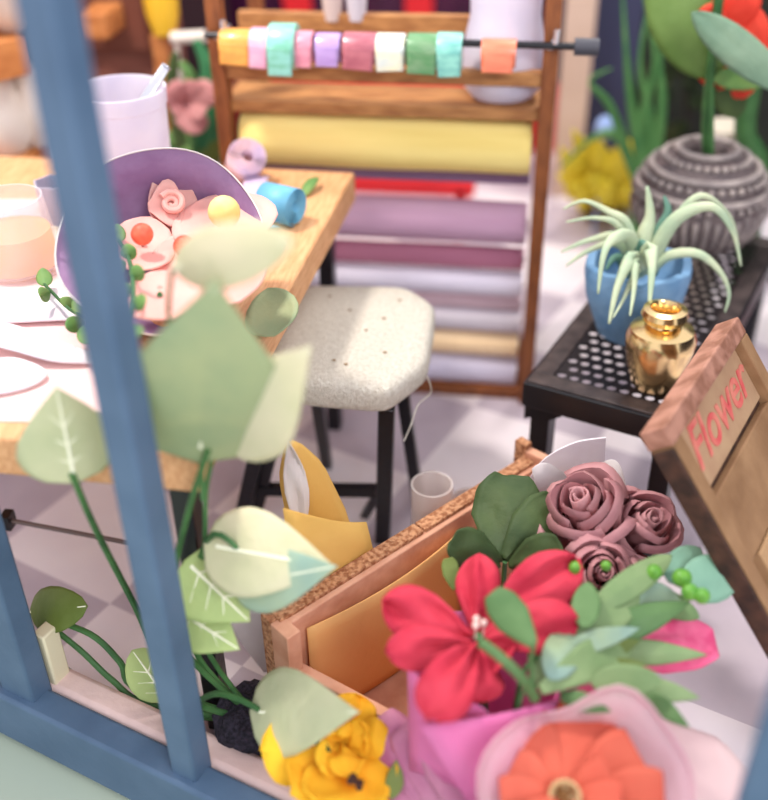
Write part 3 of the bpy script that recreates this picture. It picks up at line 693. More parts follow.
# ------------------------------------------------------------------ bouquets
RP = paper('red_petal', (216, 68, 88), (200, 48, 72), scale=14, transl=.2, bump=.35, bscale=26)
HP = paper('hot_pink_petal', (248, 124, 164), (238, 92, 142), scale=40, transl=.25)
MV = paper('mauve_petal', (206, 152, 154), (188, 130, 136), scale=12, transl=.15)
PE = paper('peach_petal', (232, 122, 98), (222, 104, 84), scale=6, transl=.25)
YE = paper('yellow_petal', (255, 212, 60), (252, 190, 44), scale=9, transl=.3)
MG = paper('magenta_wrap', (240, 146, 196), (226, 116, 176), scale=5, transl=.3)
MGL = mat('pale_pink_tissue_wrap', (250, 224, 230), .6, (244, 212, 222), 5, transl=.5, alpha=.42)
def down(c_, z=.06, dx=0, dy=0): return V((c_.x + dx, c_.y + dy, z))
# red flower
zr = .44; rc = az(478, 636, zr)
e = emp('red_flower', 'large crimson flower with six broad petals in front of the crate rim', 'flower', rc - V((0, 0, .02)))
for tx, ty, dz, w in ((478, 553, .02, .075), (576, 558, .05, .1), (578, 618, .035, .085), (382, 600, .05, .085), (386, 652, .02, .07), (428, 718, .03, .085), (502, 668, -.02, .08), (470, 700, -.05, .1)):
    T_ = az(tx, ty, zr + dz); a = (T_ - rc).normalized(); B_ = rc + a * .012 - V((0, 0, .01))
    bm = NB(); sheet(bm, B_, T_, w, 'petal', bend=.05, cup=-.02, fold=-.14, wave=.26, ridge=.06, nu=16, nv=14, seed=tx); ob('petal', bm, RP, e, solid=.003)
bm = NB(); tube(bm, [rc, down(rc, .06, .03, .05)], .008, 8, 0); ob('stem', bm, STEM, e)
for i in range(3):
    bm = NB(); a = V((math.cos(i * 2.1) * .008, math.sin(i * 2.1) * .008, 0)); ball(bm, rc + V((0, 0, .03)) + a + (CAMLOC - rc).normalized() * .012, .006, seg=8); tube(bm, [rc + a, rc + a + V((0, 0, .03)) + (CAMLOC - rc).normalized() * .012], .0015, 5, 0); ob('stamen', bm, mat('pearl', (236, 206, 196), .3), e)
# wraps: partial cones around an axis
def wrap(name, c_, base, r0, r1, m, lb, ang=(0, 2 * PI), wobk=.05, flare=.0, seg=40, rings=7, solid=.002, cat='wrapping paper', rim=None):
    ax3 = (c_ - base).normalized(); L3 = (c_ - base).length
    e = emp(name, lb, cat, base)
    pr_ = [(r0 + (r1 - r0) * (k / rings) ** (1 + flare), L3 * k / rings) for k in range(rings + 1)]
    def wf(r, h, a): k = h / L3; return r * (1 + wobk * k * math.sin(a * 3 + 1) + wobk * .6 * k * math.sin(a * 7)), h + .03 * k * math.sin(a * 4 + 2)
    bm = NB(); lathe(bm, pr_, base, ax3, seg, ang, wob=wf); ob('wrap_sheet', bm, m, e, solid=solid)
    if rim:
        bm = NB(); lathe(bm, [(r1 * .995, L3 * .985), (r1 * 1.012, L3 * 1.01)], base, ax3, seg, ang, wob=wf); ob('wrap_rim', bm, rim, e, solid=.004)
    return e
wrap('bouquet_wrap', az(500, 655, .38), down(rc, .03, .04, .04), .03, .135, MG, 'glossy magenta paper wrap around the crimson flower', wobk=.06, rim=None)
# folded flap of magenta in front
quadsheet('paper_flap', (az(420, 726, .41), az(470, 806, .30), az(600, 716, .36), az(556, 700, .39)), MG, 'bright magenta paper flap folded below the crimson flower', 'paper', .015)
quadsheet('paper_flap', (az(408, 665, .40), az(410, 770, .25), az(480, 800, .28), az(425, 728, .40)), MG, 'magenta paper flap curling at the left below the crimson flower', 'paper', -.02)
# hot pink striped petal right
bm = NB(); sheet(bm, az(600, 650, .34), az(716, 644, .36), .1, 'blunt', N=(0, -.3, 1), bend=.04, fold=.1, wave=.1, ridge=.08, nv=16)
tag(ob('pink_petal', bm, HP, None, solid=.003), 'hot pink crinkled petal poking out right of the eucalyptus', 'petal')
bm = NB(); sheet(bm, az(560, 690, .3), az(650, 690, .3), .09, 'blunt', N=(0, -.3, 1)); tag(ob('pink_petal', bm, HP, None, solid=.003), 'hot pink petal mostly hidden under the eucalyptus leaves', 'petal')
# mauve roses
def rose(c_, r, lb, axis=None, seed=0, m=MV):
    rnd = random.Random(seed); A_ = V(axis if axis else (CAMLOC - c_)).normalized(); a_, s2, u2 = frame(A_)
    e = emp('paper_rose', lb, 'rose', c_ - V((0, 0, r * .6)), 'mauve paper roses in the white wrap')
    bm = NB(); rings = []
    for i in range(26):
        th = i * .5; rr = r * (.08 + .2 * i / 26); hh = r * (.85 + .08 * math.sin(th * 1.5))
        d = s2 * math.cos(th) + u2 * math.sin(th)
        rings.append([bm.verts.new(c_ + d * rr * q + a_ * (h)) for q, h in ((.8, -r * .6), (1.05, r * .1), (1.0, hh))])
    for P_, Q_ in zip(rings, rings[1:]):
        for k in range(2): bm.faces.new((P_[k], P_[k + 1], Q_[k + 1], Q_[k]))
    ob('rose_centre', bm, m, e, solid=.003)
    # each petal is a folded band wrapped part of the way round, its lip leaning outwards and creased
    for L_, (n_, ra, hb, span) in enumerate(((3, .4, .85, 2.4), (3, .58, .8, 2.2), (3, .78, .62, 2.0), (3, .98, .35, 1.7))):
        for i in range(n_):
            t0 = 2 * PI * i / n_ + L_ * .9 + rnd.uniform(-.25, .25); bm = NB(); grid = []
            lift = rnd.uniform(-.2, .2) * r; kk = rnd.uniform(.3, .7)
            for ui in range(9):
                u_ = ui / 8; th = t0 + (u_ - .5) * span; d = s2 * math.cos(th) + u2 * math.sin(th); row = []
                crease = abs(u_ - kk)
                for q, (fr_, hq) in enumerate(((.35, -1.1), (.8, -.6), (.95, 0), (1.0, 1.0), (1.2, .8))):
                    rr = r * ra * fr_ * (1 + .16 * (u_ - .5)); h = (hq * hb * r if hq > 0 else hq * r * .8) + lift
                    if q >= 3: h -= r * .6 * crease * (1.2 if q == 4 else 1); rr *= 1 + .12 * (.5 - crease)
                    row.append(bm.verts.new(c_ + d * rr + a_ * h))
                grid.append(row)
            for A_2, B_2 in zip(grid, grid[1:]):
                for k in range(4): bm.faces.new((A_2[k], A_2[k + 1], B_2[k + 1], B_2[k]))
            ob('petal', bm, m, e, solid=.003)
    bm = NB(); tube(bm, [c_ - a_ * r * .4, down(c_, .08, -.02, -.02)], .006, 6, 0); ob('stem', bm, STEM, e)
zz = .42
rose(az(584, 514, zz), .078, 'large tightly rolled mauve rose against the white wrap', axis=(-.28, -.34, 1), seed=3)
rose(az(641, 528, zz - .02), .066, 'mauve rose with broad folded petals, right of the larger one', axis=(.35, -.45, 1), seed=5)
rose(az(600, 575, zz - .04), .058, 'small mauve rose tucked below the two bigger ones', axis=(.1, -.7, .8), seed=8)
g = az(590, 520, .34)
wrap('bouquet_wrap', az(578, 500, .42), down(g, .05, 0, 0), .03, .095, WHITEP, 'white paper wrap fanning out behind the mauve roses', ang=(PI * .98, PI * 2.02), wobk=.07)
bm = NB(); P = smoothpts([ay(x, y, 1.66) for x, y in ((606, 438), (575, 443), (545, 459), (528, 482), (523, 505), (535, 540), (570, 560))], 5) + [ay(600, 540, 1.66), ay(610, 500, 1.66), ay(609, 480, 1.66), ay(604, 470, 1.66)]
f0 = [bm.verts.new(p) for p in P]; f1 = [bm.verts.new(p + V((.0, .004, 0))) for p in P]; bm.faces.new(f0); bm.faces.new(f1[::-1])
for i in range(len(P)): bm.faces.new((f0[i], f0[(i + 1) % len(P)], f1[(i + 1) % len(P)], f1[i]))
tag(ob('white_card', bm, WHITEC, None), 'white paper leaf shape standing behind the largest mauve rose', 'paper')
# dark green leaf cluster
e = emp('dark_leaf_sprig', 'cluster of dark green lobed leaves between crate rim and crimson flower', 'leaf', az(508, 560, .3))
for bx, by, tx, ty, w in ((500, 560, 512, 474, .13), (505, 560, 556, 498, .085), (500, 565, 452, 540, .075), (510, 568, 560, 545, .07)):
    leafpart('leaf', az(bx, by, .37), az(tx, ty, .44), w, LV_DARK, e, shape='blunt', cup=.0, bend=.02, fold=-.15, wave=.16, seed=bx)
bm = NB(); tube(bm, [az(505, 562, .37), down(az(505, 562, .37), .05)], .005, 6, 0); ob('stem', bm, STEM, e)
for bx, by, tx, ty, w, m in ((455, 590, 448, 558, .03, LV_OLIVE),):
    leafpart('leaf', az(bx, by, .40), az(tx, ty, .43), w, m, e, shape='blunt')
# eucalyptus
def branch(name, lb, pts, z0, z1, leaves, berries=(), r=.004):
    n = len(pts); P = [az(x, y, z0 + (z1 - z0) * i / (n - 1)) for i, (x, y) in enumerate(pts)]
    e = emp(name, lb, 'eucalyptus', P[0]); bm = NB(); tube(bm, [down(P[0], .08)] + P, r, 7, 5, r2=.0025); ob('stem', bm, STEM, e)
    for (bx, by, tx, ty, w, m, z, sh) in leaves:
        leafpart('leaf', az(bx, by, z), az(tx, ty, z + random.uniform(-.01, .025)), w * .86, m, e, shape=sh, cup=random.uniform(-.06, .1), fold=random.uniform(-.22, .12), bend=random.uniform(0, .08), seed=bx)
    for (x, y, r_) in berries:
        c_ = az(x, y, z1 + .03); bm = NB(); ball(bm, c_, r_, seg=14); ball(bm, c_ + (CAMLOC - c_).normalized() * r_ * .9, r_ * .35, seg=8); ob('berry', bm, mat('green_berry', (112, 168, 62), .35, (86, 146, 52), 60), e)
    return e
LT = leafm('bluish_leaf', (150, 182, 172), (166, 188, 150), .25); LG = leafm('fresh_leaf', (150, 174, 122), (126, 156, 104), .25); LK = leafm('deep_leaf', (84, 120, 72), (108, 142, 90), .15)
branch('eucalyptus_branch', 'mint eucalyptus branch with round leaves and green berries at right', [(585, 620), (620, 592), (660, 575), (700, 570)], .40, .45,
  [(668, 582, 700, 548, .07, LV_MINT, .455, 'oval'), (680, 585, 742, 572, .095, LV_MINT, .45, 'oval'), (590, 612, 672, 555, .055, LG, .46, 'oval'), (618, 596, 682, 604, .075, LT, .43, 'oval'), (640, 590, 700, 618, .05, LG, .41, 'oval')],
  [(654, 572, .013), (682, 578, .016), (690, 592, .014), (702, 596, .013), (576, 568, .012), (606, 566, .009)])
branch('eucalyptus_branch', 'middle eucalyptus branch with long yellow green leaves', [(520, 680), (560, 650), (610, 630), (660, 620)], .40, .43,
  [(590, 640, 690, 602, .06, LK, .425, 'lance'), (552, 650, 640, 596, .075, LG, .44, 'oval'), (590, 650, 708, 655, .05, LG, .40, 'lance'), (575, 640, 560, 612, .04, LK, .43, 'oval'), (610, 640, 650, 622, .035, LK, .415, 'lance'), (540, 660, 566, 640, .04, LV_DARK, .40, 'blunt'), (600, 668, 646, 664, .03, LV_OLIVE, .41, 'lance'), (560, 640, 600, 600, .05, LT, .44, 'oval'), (600, 655, 640, 640, .03, LV_OLIVE, .42, 'lance')])
branch('eucalyptus_branch', 'lower eucalyptus branch with broad bluish leaves over the peach bouquet', [(520, 700), (545, 685), (590, 672), (650, 690)], .41, .42,
  [(540, 690, 628, 640, .07, LG, .43, 'blunt'), (560, 650, 640, 628, .04, LT, .44, 'lance'), (590, 682, 662, 680, .06, LG, .425, 'oval'), (550, 680, 575, 625, .07, LT, .44, 'oval'), (556, 692, 528, 640, .05, LG, .43, 'lance'), (640, 690, 690, 728, .035, LK, .40, 'lance'), (630, 684, 700, 698, .04, LG, .40, 'lance'), (560, 694, 612, 712, .035, LK, .41, 'lance'), (570, 706, 562, 690, .02, LG, .4, 'lance')])
e = emp('green_sprig', 'stem with two crisp green leaves crossing the crimson flower', 'leaf', az(530, 700, .42))
bm = NB(); tube(bm, [az(535, 698, .42), az(520, 676, .47), az(498, 655, .5), az(480, 642, .51)], .0085, 8); ob('stem', bm, LK, e)
leafpart('leaf', az(534, 645, .5), az(492, 592, .53), .055, LK, e, shape='blunt', cup=-.2)
leafpart('leaf', az(584, 628, .47), az(588, 582, .49), .045, LK, e, shape='oval')
bm = NB(); tube(bm, [az(535, 698, .42), az(531, 665, .46), az(534, 645, .5)], .004, 6); ob('stem', bm, LK, e)

# peach flower bottom right
zp = .34; pc2 = az(565, 796, zp)
e = emp('peach_flower', 'big peach coral flower with wide blunt petals at the bottom edge', 'flower', pc2 - V((0, 0, .03)))
for tx, ty, w, dz in ((528, 716, .06, .04), (590, 706, .095, .05), (640, 756, .1, .04), (512, 765, .06, .03), (500, 800, .07, .02), (665, 800, .09, .03), (640, 850, .09, .0), (560, 880, .1, -.0), (500, 860, .09, .0)):
    T_ = az(tx, ty, zp + dz); a = (T_ - pc2).normalized(); B_ = pc2 + a * .018
    bm = NB(); sheet(bm, B_, T_, w, 'spade', bend=.03, cup=-.03, fold=.1, seed=tx); ob('petal', bm, PE, e, solid=.003)
for tx, ty, w in ((610, 772, .05), (622, 800, .05), (525, 830, .05), (590, 850, .05)):
    T_ = az(tx, ty, zp + .05); bm = NB(); sheet(bm, pc2 + (T_ - pc2) * .1, T_, w, 'spade', bend=.05, cup=-.05, fold=.1); ob('petal', bm, PE, e, solid=.003)
axp = (CAMLOC - pc2).normalized(); bm = NB(); lathe(bm, [(.012, 0), (.021, .01), (.023, .035), (.019, .036), (.014, .02), (0, .016)], pc2, axp, 24); ob('centre_cup', bm, paper('cream_cup', (224, 196, 150), (206, 176, 126), scale=30), e, label='rolled cream cup in the centre')
bm = NB()
for i in range(14): a = random.uniform(0, 6.28); rr = random.uniform(0, .012); _, s2, u2 = frame(axp); ball(bm, pc2 + axp * .026 + (s2 * math.cos(a) + u2 * math.sin(a)) * rr, .004, seg=6)
ob('seeds', bm, mat('brown_seed', (120, 84, 40), .6), e)
bm = NB(); tube(bm, [pc2, down(pc2, .05, .02, .05)], .008, 8, 0); ob('stem', bm, STEM, e)
g = az(592, 790, .33)
wrap('bouquet_wrap', az(592, 796, .40), down(g, .04, .02, .05), .03, .145, MGL, 'pale pink translucent tissue wrap around the peach flower', wobk=.05, flare=-.2, rim=MGL)
bm = NB(); g = az(690, 760, .20); sheet(bm, az(640, 860, .16), az(672, 722, .26), .28, 'blunt', N=(0, -.55, .8), bend=.06, wave=.06)
tag(ob('tissue_sheet', bm, mat('white_tissue', (250, 232, 230), .6, (246, 222, 222), 5, transl=.5, alpha=.6), None, solid=.002), 'wide white tissue sheet right of the peach flower', 'paper')
# yellow flower
zy = .22; yc = az(342, 748, zy)
e = emp('yellow_flower', 'golden yellow flower at the window sill with dark centre', 'flower', yc - V((0, 0, .02)))
for tx, ty, w, dz in ((358, 694, .075, .05), (392, 748, .09, .03), (388, 798, .09, .0), (330, 812, .1, .02), (262, 752, .1, .03), (290, 792, .08, .02), (300, 720, .07, .0)):
    T_ = az(tx, ty, zy + dz); bm = NB(); sheet(bm, yc + (T_ - yc) * .08, T_, w * 1.1, 'petal', bend=.05, cup=-.05, wave=.3, ridge=.03, seed=tx); ob('petal', bm, YE, e, solid=.003)
for tx, ty in ((365, 735), (352, 775), (320, 765), (335, 730)):
    T_ = az(tx, ty, zy + .05); bm = NB(); sheet(bm, yc + (T_ - yc) * .1, T_, .06, 'petal', bend=.08, cup=-.1, wave=.35, seed=ty); ob('petal', bm, YE, e, solid=.003)
bm = NB(); c_ = az(356, 782, zy + .055)
for i in range(9): ball(bm, c_ + V((random.uniform(-.009, .009), random.uniform(-.009, .009), random.uniform(-.004, .006))), .006, seg=7)
ob('dark_centre', bm, mat('dark_centre', (60, 30, 20), .7), e, label='small dark brown centre')
bm = NB(); tube(bm, [yc, down(yc, .03, .02, .05)], .007, 7, 0); ob('stem', bm, STEM, e)
leafpart('leaf', az(312, 738, zy + .05), az(332, 752, zy + .05), .015, LV_DARK, e, shape='lance')
leafpart('leaf', az(392, 800, zy), az(398, 758, zy + .03), .03, LV_OLIVE, e, shape='lance')
# mauve rolled wrap right of yellow flower
MVW = paper('mauve_wrap', (222, 156, 184), (186, 108, 150), scale=10, transl=.25)
bc = az(430, 800, .1)
e = emp('bouquet_wrap', 'twisted mauve pink paper wrap between yellow flower and magenta wrap', 'wrapping paper', V((bc.x, bc.y, .03)))
for (bx, by, bz), (tx, ty, tz), w, bd in (((470, 850, .15), (380, 716, .27), .09, .12), ((480, 845, .17), (400, 728, .28), .08, .1), ((490, 840, .19), (430, 740, .30), .07, .08), ((440, 870, .12), (376, 735, .24), .07, .14)):
    bm = NB(); sheet(bm, az(bx, by, bz), az(tx, ty, tz), w, 'blunt', bend=bd, cup=-.5, wave=.1, seed=bx); ob('wrap_fold', bm, MVW, e, solid=.003)
bm = NB(); c_ = az(395, 790, .12); lathe(bm, [(0, .0), (.06, 0), (.07, .12), (.062, .12), (.055, .02), (0, .02)], (c_.x, c_.y, .0), seg=24)
tag(ob('flower_bucket', bm, mat('dark_bucket', (36, 26, 40), .6), None), 'dark little bucket under the yellow flower and mauve wrap', 'bucket')

# ------------------------------------------------------------------ black side table
BT = .42; TO = V((.027, 1.922, 0)); TE = V((.935, -.354, 0)).normalized(); TF = V((.354, .935, 0)).normalized(); TWD, TLN = .345, .98
st_ = emp('side_table', 'low black metal side table with perforated top at the right', 'table', TO + TE * .2 + TF * .45)
def tp(u, v, z=0): return TO + TE * u + TF * v + V((0, 0, z))
fr_w = .045
for (u0, v0, u1, v1) in ((0, fr_w / 2, TWD, fr_w / 2), (0, TLN - fr_w / 2, TWD, TLN - fr_w / 2)):
    bm = NB(); beam(bm, tp(u0, v0, BT - .008), tp(u1, v1, BT - .008), fr_w, .016); ob('top_border', bm, TRAY, st_, False, bevel=.003)
for u in (fr_w / 2, TWD - fr_w / 2):
    bm = NB(); beam(bm, tp(u, fr_w, BT - .008), tp(u, TLN - fr_w, BT - .008), fr_w, .016); ob('top_border', bm, TRAY, st_, False, bevel=.003)
for (p_, q_) in ((tp(-.006, 0, BT - .035), tp(TWD + .006, 0, BT - .035)), (tp(-.006, TLN, BT - .035), tp(TWD + .006, TLN, BT - .035)), (tp(0, 0, BT - .035), tp(0, TLN, BT - .035)), (tp(TWD, 0, BT - .035), tp(TWD, TLN, BT - .035))):
    bm = NB(); beam(bm, p_, q_, .014, .06); ob('apron', bm, BLACK, st_, False, bevel=.003)
for u, v in ((.035, .03), (TWD - .03, .03), (.035, TLN - .03), (TWD - .03, TLN - .03)):
    bm = NB(); a_ = tp(u, v, 0)
    pr2 = [(-.038, BT - .018), (.05, BT - .018), (.05, BT - .075), (.022, BT - .095), (.022, 0), (-.022, 0), (-.022, BT - .1), (-.038, BT - .11)]
    sg = 1 if u < .2 else -1
    f0 = [bm.verts.new(a_ + TE * (x * sg) + TF * -.025 + V((0, 0, z))) for x, z in pr2]; f1 = [bm.verts.new(a_ + TE * (x * sg) + TF * .025 + V((0, 0, z))) for x, z in pr2]
    bm.faces.new(f0); bm.faces.new(f1[::-1]); n = len(pr2)
    for i in range(n): bm.faces.new((f0[i], f0[(i + 1) % n], f1[(i + 1) % n], f1[i]))
    ob('leg', bm, BLACK, st_, False, bevel=.002)
# perforated plate with real holes, staggered rows
bm = NB(); pw, pl_ = TWD - 2 * fr_w, TLN - 2 * fr_w; nr = 26; rowh = pl_ / nr; nc = 9; cw = pw / nc
for r_ in range(nr):
    off = 0 if r_ % 2 == 0 else .5
    for c2 in range(nc if off == 0 else nc - 1):
        cu = fr_w + (c2 + .5 + off) * cw; cv_ = fr_w + (r_ + .5) * rowh
        inn, out = [], []
        for k in range(8):
            a_ = 2 * PI * (k + .5) / 8; R2 = min(cw, rowh) * .39
            inn.append(bm.verts.new(tp(cu + math.cos(a_) * R2, cv_ + math.sin(a_) * R2, BT - .006)))
        hx, hy = cw / 2, rowh / 2
        for x, y in ((1, .41), (.41, 1), (-.41, 1), (-1, .41), (-1, -.41), (-.41, -1), (.41, -1), (1, -.41)):
            out.append(bm.verts.new(tp(cu + x * hx, cv_ + y * hy, BT - .006)))
        co = [bm.verts.new(tp(cu + x * hx, cv_ + y * hy, BT - .006)) for x, y in ((1, 1), (-1, 1), (-1, -1), (1, -1))]
        for k in range(8): bm.faces.new((inn[k], out[k], out[(k + 1) % 8], inn[(k + 1) % 8]))
        for k, (i, j) in enumerate(((0, 1), (2, 3), (4, 5), (6, 7))): bm.faces.new((out[i], co[k], out[j]))
    if off:
        for cu0, cu1 in ((0, .5), (nc - .5, nc)):
            u0, u1 = fr_w + cu0 * cw, fr_w + cu1 * cw; v0, v1 = fr_w + r_ * rowh, fr_w + (r_ + 1) * rowh
            bm.faces.new([bm.verts.new(tp(u, v, BT - .006)) for u, v in ((u0, v0), (u1, v0), (u1, v1), (u0, v1))])
bmesh.ops.remove_doubles(bm, verts=bm.verts, dist=1e-5)
ob('perforated_plate', bm, mat('plate_metal', (40, 34, 36), .3, metal=.4), st_, False, solid=.004)

# blue pot with air plant
bp_ = az(631, 344, BT) + V((0, .06, .002))
BP = mat('blue_pot_paint', (118, 156, 190), .6, (92, 134, 172), 14, .3, 40)
t = emp('blue_pot', 'chunky blue painted pot with jagged rim on the side table', 'pot', bp_)
def wj(r, h, a): return r * (1 + .015 * math.sin(6 * a)), h + (.006 * math.sin(5 * a) + .004 * math.sin(9 * a + 1)) * (1 if h > .12 else 0)
bm = NB(); lathe(bm, [(0, 0), (.074, 0), (.086, .03), (.112, .1), (.12, .16), (.116, .178), (.098, .178), (.088, .14), (.06, .1), (0, .09)], bp_, seg=36, wob=wj); ob('pot_body', bm, BP, t)
AP = leafm('air_plant', (214, 222, 186), (182, 204, 172), .2, .6, 14); AP2 = leafm('air_plant_teal', (96, 140, 124), (120, 160, 136), .15)
e = emp('air_plant', 'spiky silver green air plant with long curling leaves in the blue pot', 'plant', bp_ + V((0, 0, .1)))
YA = bp_.y
def blade(pts, w, m, ya=0, yb=0, name='leaf', par=None, tip=.12):
    n0 = len(pts); P = smoothpts([ay(x, y, YA + ya + (yb - ya) * i / (n0 - 1)) for i, (x, y) in enumerate(pts)], 6); bm = NB(); rows = []
    n = len(P)
    for i, p in enumerate(P):
        d = (P[min(i + 1, n - 1)] - P[max(i - 1, 0)]).normalized(); nn = (CAMLOC - p).normalized(); s3 = d.cross(nn).normalized(); k = i / (n - 1)
        ww = w / 2 * (.75 + .25 * math.sin(PI * min(1, k * 1.6))) * (1 - (1 - tip) * k ** 1.7)
        rows.append([bm.verts.new(p + s3 * ww * q + nn * ww * .5 * (1 - q * q)) for q in (-1, -.5, 0, .5, 1)])
    for A_, B_ in zip(rows, rows[1:]):
        for k in range(4): bm.faces.new((A_[k], A_[k + 1], B_[k + 1], B_[k]))
    return ob(name, bm, m, par or e, solid=.0025)
for pts, w, m, ya, yb in (
    ([(640, 275), (628, 226), (609, 212), (584, 201), (563, 209)], .022, AP, 0, .02), ([(640, 275), (620, 228), (596, 218), (566, 222)], .018, AP, 0, -.02),
    ([(640, 278), (622, 238), (590, 240), (561, 252)], .026, AP, 0, -.03), ([(640, 278), (620, 244), (590, 250), (566, 266)], .024, AP, 0, -.05),
    ([(646, 275), (645, 240), (650, 215), (647, 186)], .05, AP, 0, .04), ([(650, 275), (660, 235), (668, 212), (664, 196)], .04, AP2, 0, .04),
    ([(640, 272), (630, 238), (612, 240), (603, 258), (598, 294)], .034, AP, 0, -.17), ([(640, 270), (632, 258), (618, 285), (609, 324)], .036, AP, -.02, -.2),
    ([(641, 268), (635, 274), (624, 298), (613, 318)], .016, AP, -.03, -.2), ([(644, 270), (650, 248), (652, 270), (649, 308)], .038, AP, -.02, -.2),
    ([(642, 272), (636, 262), (634, 290), (630, 316)], .022, AP, -.03, -.2), ([(648, 275), (660, 242), (680, 216), (712, 207), (733, 232), (741, 266)], .036, AP, 0, -.02),
    ([(648, 275), (668, 256), (698, 254), (720, 272), (729, 293), (725, 312)], .024, AP, 0, -.06), ([(640, 275), (632, 262), (640, 244), (652, 250)], .05, AP2, 0, -.05),
    ([(636, 278), (624, 262), (614, 258), (606, 270)], .036, AP2, 0, -.05), ([(650, 275), (672, 226), (700, 196), (728, 214), (738, 240)], .022, AP, .02, .06)):
    blade(pts, w, m, ya, yb)
# gold vase
gp = az(655, 393, BT) + V((0, .035, .002)); GOLD = mat('polished_gold', (240, 208, 150), .2, metal=1, bump=.08, bscale=14)
bm = NB(); t = emp('gold_vase', 'small shiny gold vase at the front corner of the side table', 'vase', gp)
lathe(bm, [(0, 0), (.046, 0), (.052, .008), (.064, .05), (.073, .1), (.074, .12), (.066, .138), (.044, .148), (.034, .15), (.032, .156)], gp, seg=36); ob('vase_body', bm, GOLD, t)
bm = NB(); lathe(bm, [(.032, .154), (.044, .16), (.049, .172), (.045, .184), (.032, .188), (.027, .18), (.025, .154)], gp, seg=32); ob('vase_lip', bm, GOLD, t)

# woven dark vase with coral flower
VW = mat('pewter_clay', (168, 156, 150), .5, (132, 122, 120), 20, .5, 60); VD = mat('dark_clay', (84, 74, 76), .6, (108, 94, 92), 20, .3)
vp = az(694, 256, BT) + V((0, .06, .002))
t = emp('ridged_vase', 'round dark grey vase with beaded rings and ribbed belly', 'vase', vp)
Rv = .172
bm = NB(); lathe(bm, [(0, 0), (.09, 0), (.1, .01), (.15, .06), (Rv, .12), (Rv, .15), (.155, .2), (.118, .245), (.07, .27), (.058, .272), (.05, .26), (.05, .2), (0, .19)], vp, seg=48); ob('vase_body', bm, VD, t)
for r_, h in ((.166, .182), (.137, .23), (.076, .274)):
    bm = NB(); P = [vp + V((math.cos(a * PI / 24) * r_, math.sin(a * PI / 24) * r_, h)) for a in range(49)]; tube(bm, P, .0095, 8, 0, caps=False); ob('ring', bm, VW, t)
for r_, h, n_, br in ((.152, .212, 36, .009), (.108, .256, 30, .009), (.173, .165, 40, .008)):
    bm = NB()
    for k in range(n_): a = 2 * PI * k / n_; ball(bm, vp + V((math.cos(a) * r_, math.sin(a) * r_, h)), br, seg=8)
    ob('bead_row', bm, VW, t, label='row of small beads')
bm = NB()
for k in range(40):
    a = 2 * PI * k / 40; c_, s_2 = math.cos(a), math.sin(a); off = .012 if k % 2 else 0
    tube(bm, [vp + V((c_ * r2, s_2 * r2, h)) for r2, h in ((.17, .15 - off), (.174, .125), (.155, .075), (.13, .04 + off))], .0075, 6, 0)
ob('belly_ribs', bm, VW, t)
e = emp('coral_flower', 'bright coral red flower on a thick stem in the ridged vase', 'flower', vp + V((0, 0, .2)))
YA = vp.y; CO = paper('coral_petal', (248, 92, 70), (238, 74, 56), scale=8, transl=.3)
bm = NB(); tube(bm, [ay(708, 165, YA), ay(706, 120, YA), ay(712, 60, YA - .02), ay(722, -30, YA - .02)], .012, 8); ob('stem', bm, STEM, e)
cc = ay(728, 38, YA + .04)
for tx, ty, w in ((690, -10, .1), (694, 45, .1), (716, 90, .11), (770, 30, .12), (775, 75, .1), (745, 98, .1), (740, -20, .12), (700, 10, .08)):
    T_ = ay(tx, ty, YA + random.uniform(-.02, .05)); bm = NB(); sheet(bm, cc, T_, w, 'petal', bend=.12, cup=-.3, wave=.1, seed=tx); ob('petal', bm, CO, e, solid=.003)
t = emp('foliage_plant', 'green stem with one large olive leaf and a serrated grey leaf above the vase', 'plant', ay(712, 60, YA - .05))
bm = NB(); tube(bm, [ay(712, 170, YA - .03), ay(712, 60, YA - .04), ay(718, 20, YA - .05)], .006, 7); ob('stem', bm, STEM, t)
bm = NB(); sheet(bm, ay(718, 78, YA - .0), ay(652, -30, YA + .02), .16, 'oval', bend=.06, cup=-.15); ob('leaf', bm, leafm('olive_big', (128, 158, 86), (108, 140, 70), .25), t, solid=.003)
bm = NB(); sheet(bm, ay(692, 12, YA - .12), ay(790, 92, YA - .14), .085, 'oval', bend=.04, cup=-.3, fold=.15, wave=.05)
ob('leaf', bm, leafm('grey_green_leaf', (112, 144, 118), (140, 166, 138), .15), t, solid=.004, label='serrated grey green leaf')
bm = NB(); sheet(bm, ay(712, 78, YA - .02), ay(775, 78, YA - .02), .06, 'oval', bend=.05); ob('leaf', bm, LV_MID, t, solid=.003)
bm = NB(); sheet(bm, ay(722, 78, YA - .0), ay(738, 118, YA), .08, 'oval', bend=.05); ob('leaf', bm, LV_DARK, t, solid=.003)
# thick stem bottle behind at far right
q_ = ay(752, 215, 2.95); bm = NB(); tube(bm, [V((q_.x, 2.95, 0)), V((q_.x, 2.95, .5)), ay(745, 130, 2.95), ay(756, 60, 2.95)], .03, 10); tag(ob('green_cane', bm, STEM, None), 'thick green stem rising at the right edge behind the ridged vase', 'plant')
q_ = ay(724, 150, 3.05); bm = NB()
lathe(bm, [(0, 0), (.04, 0), (.05, q_.z - .03), (.072, q_.z), (.072, q_.z + .012), (.05, q_.z + .02), (.045, q_.z + .05), (.07, q_.z + .06), (.07, q_.z + .075), (.0, q_.z + .08)], (q_.x, q_.y, 0), seg=28)
tag(ob('white_spool', bm, mat('cream_ceramic', (214, 204, 186), .4), None), 'cream stacked spool behind the rim of the ridged vase', 'spool')

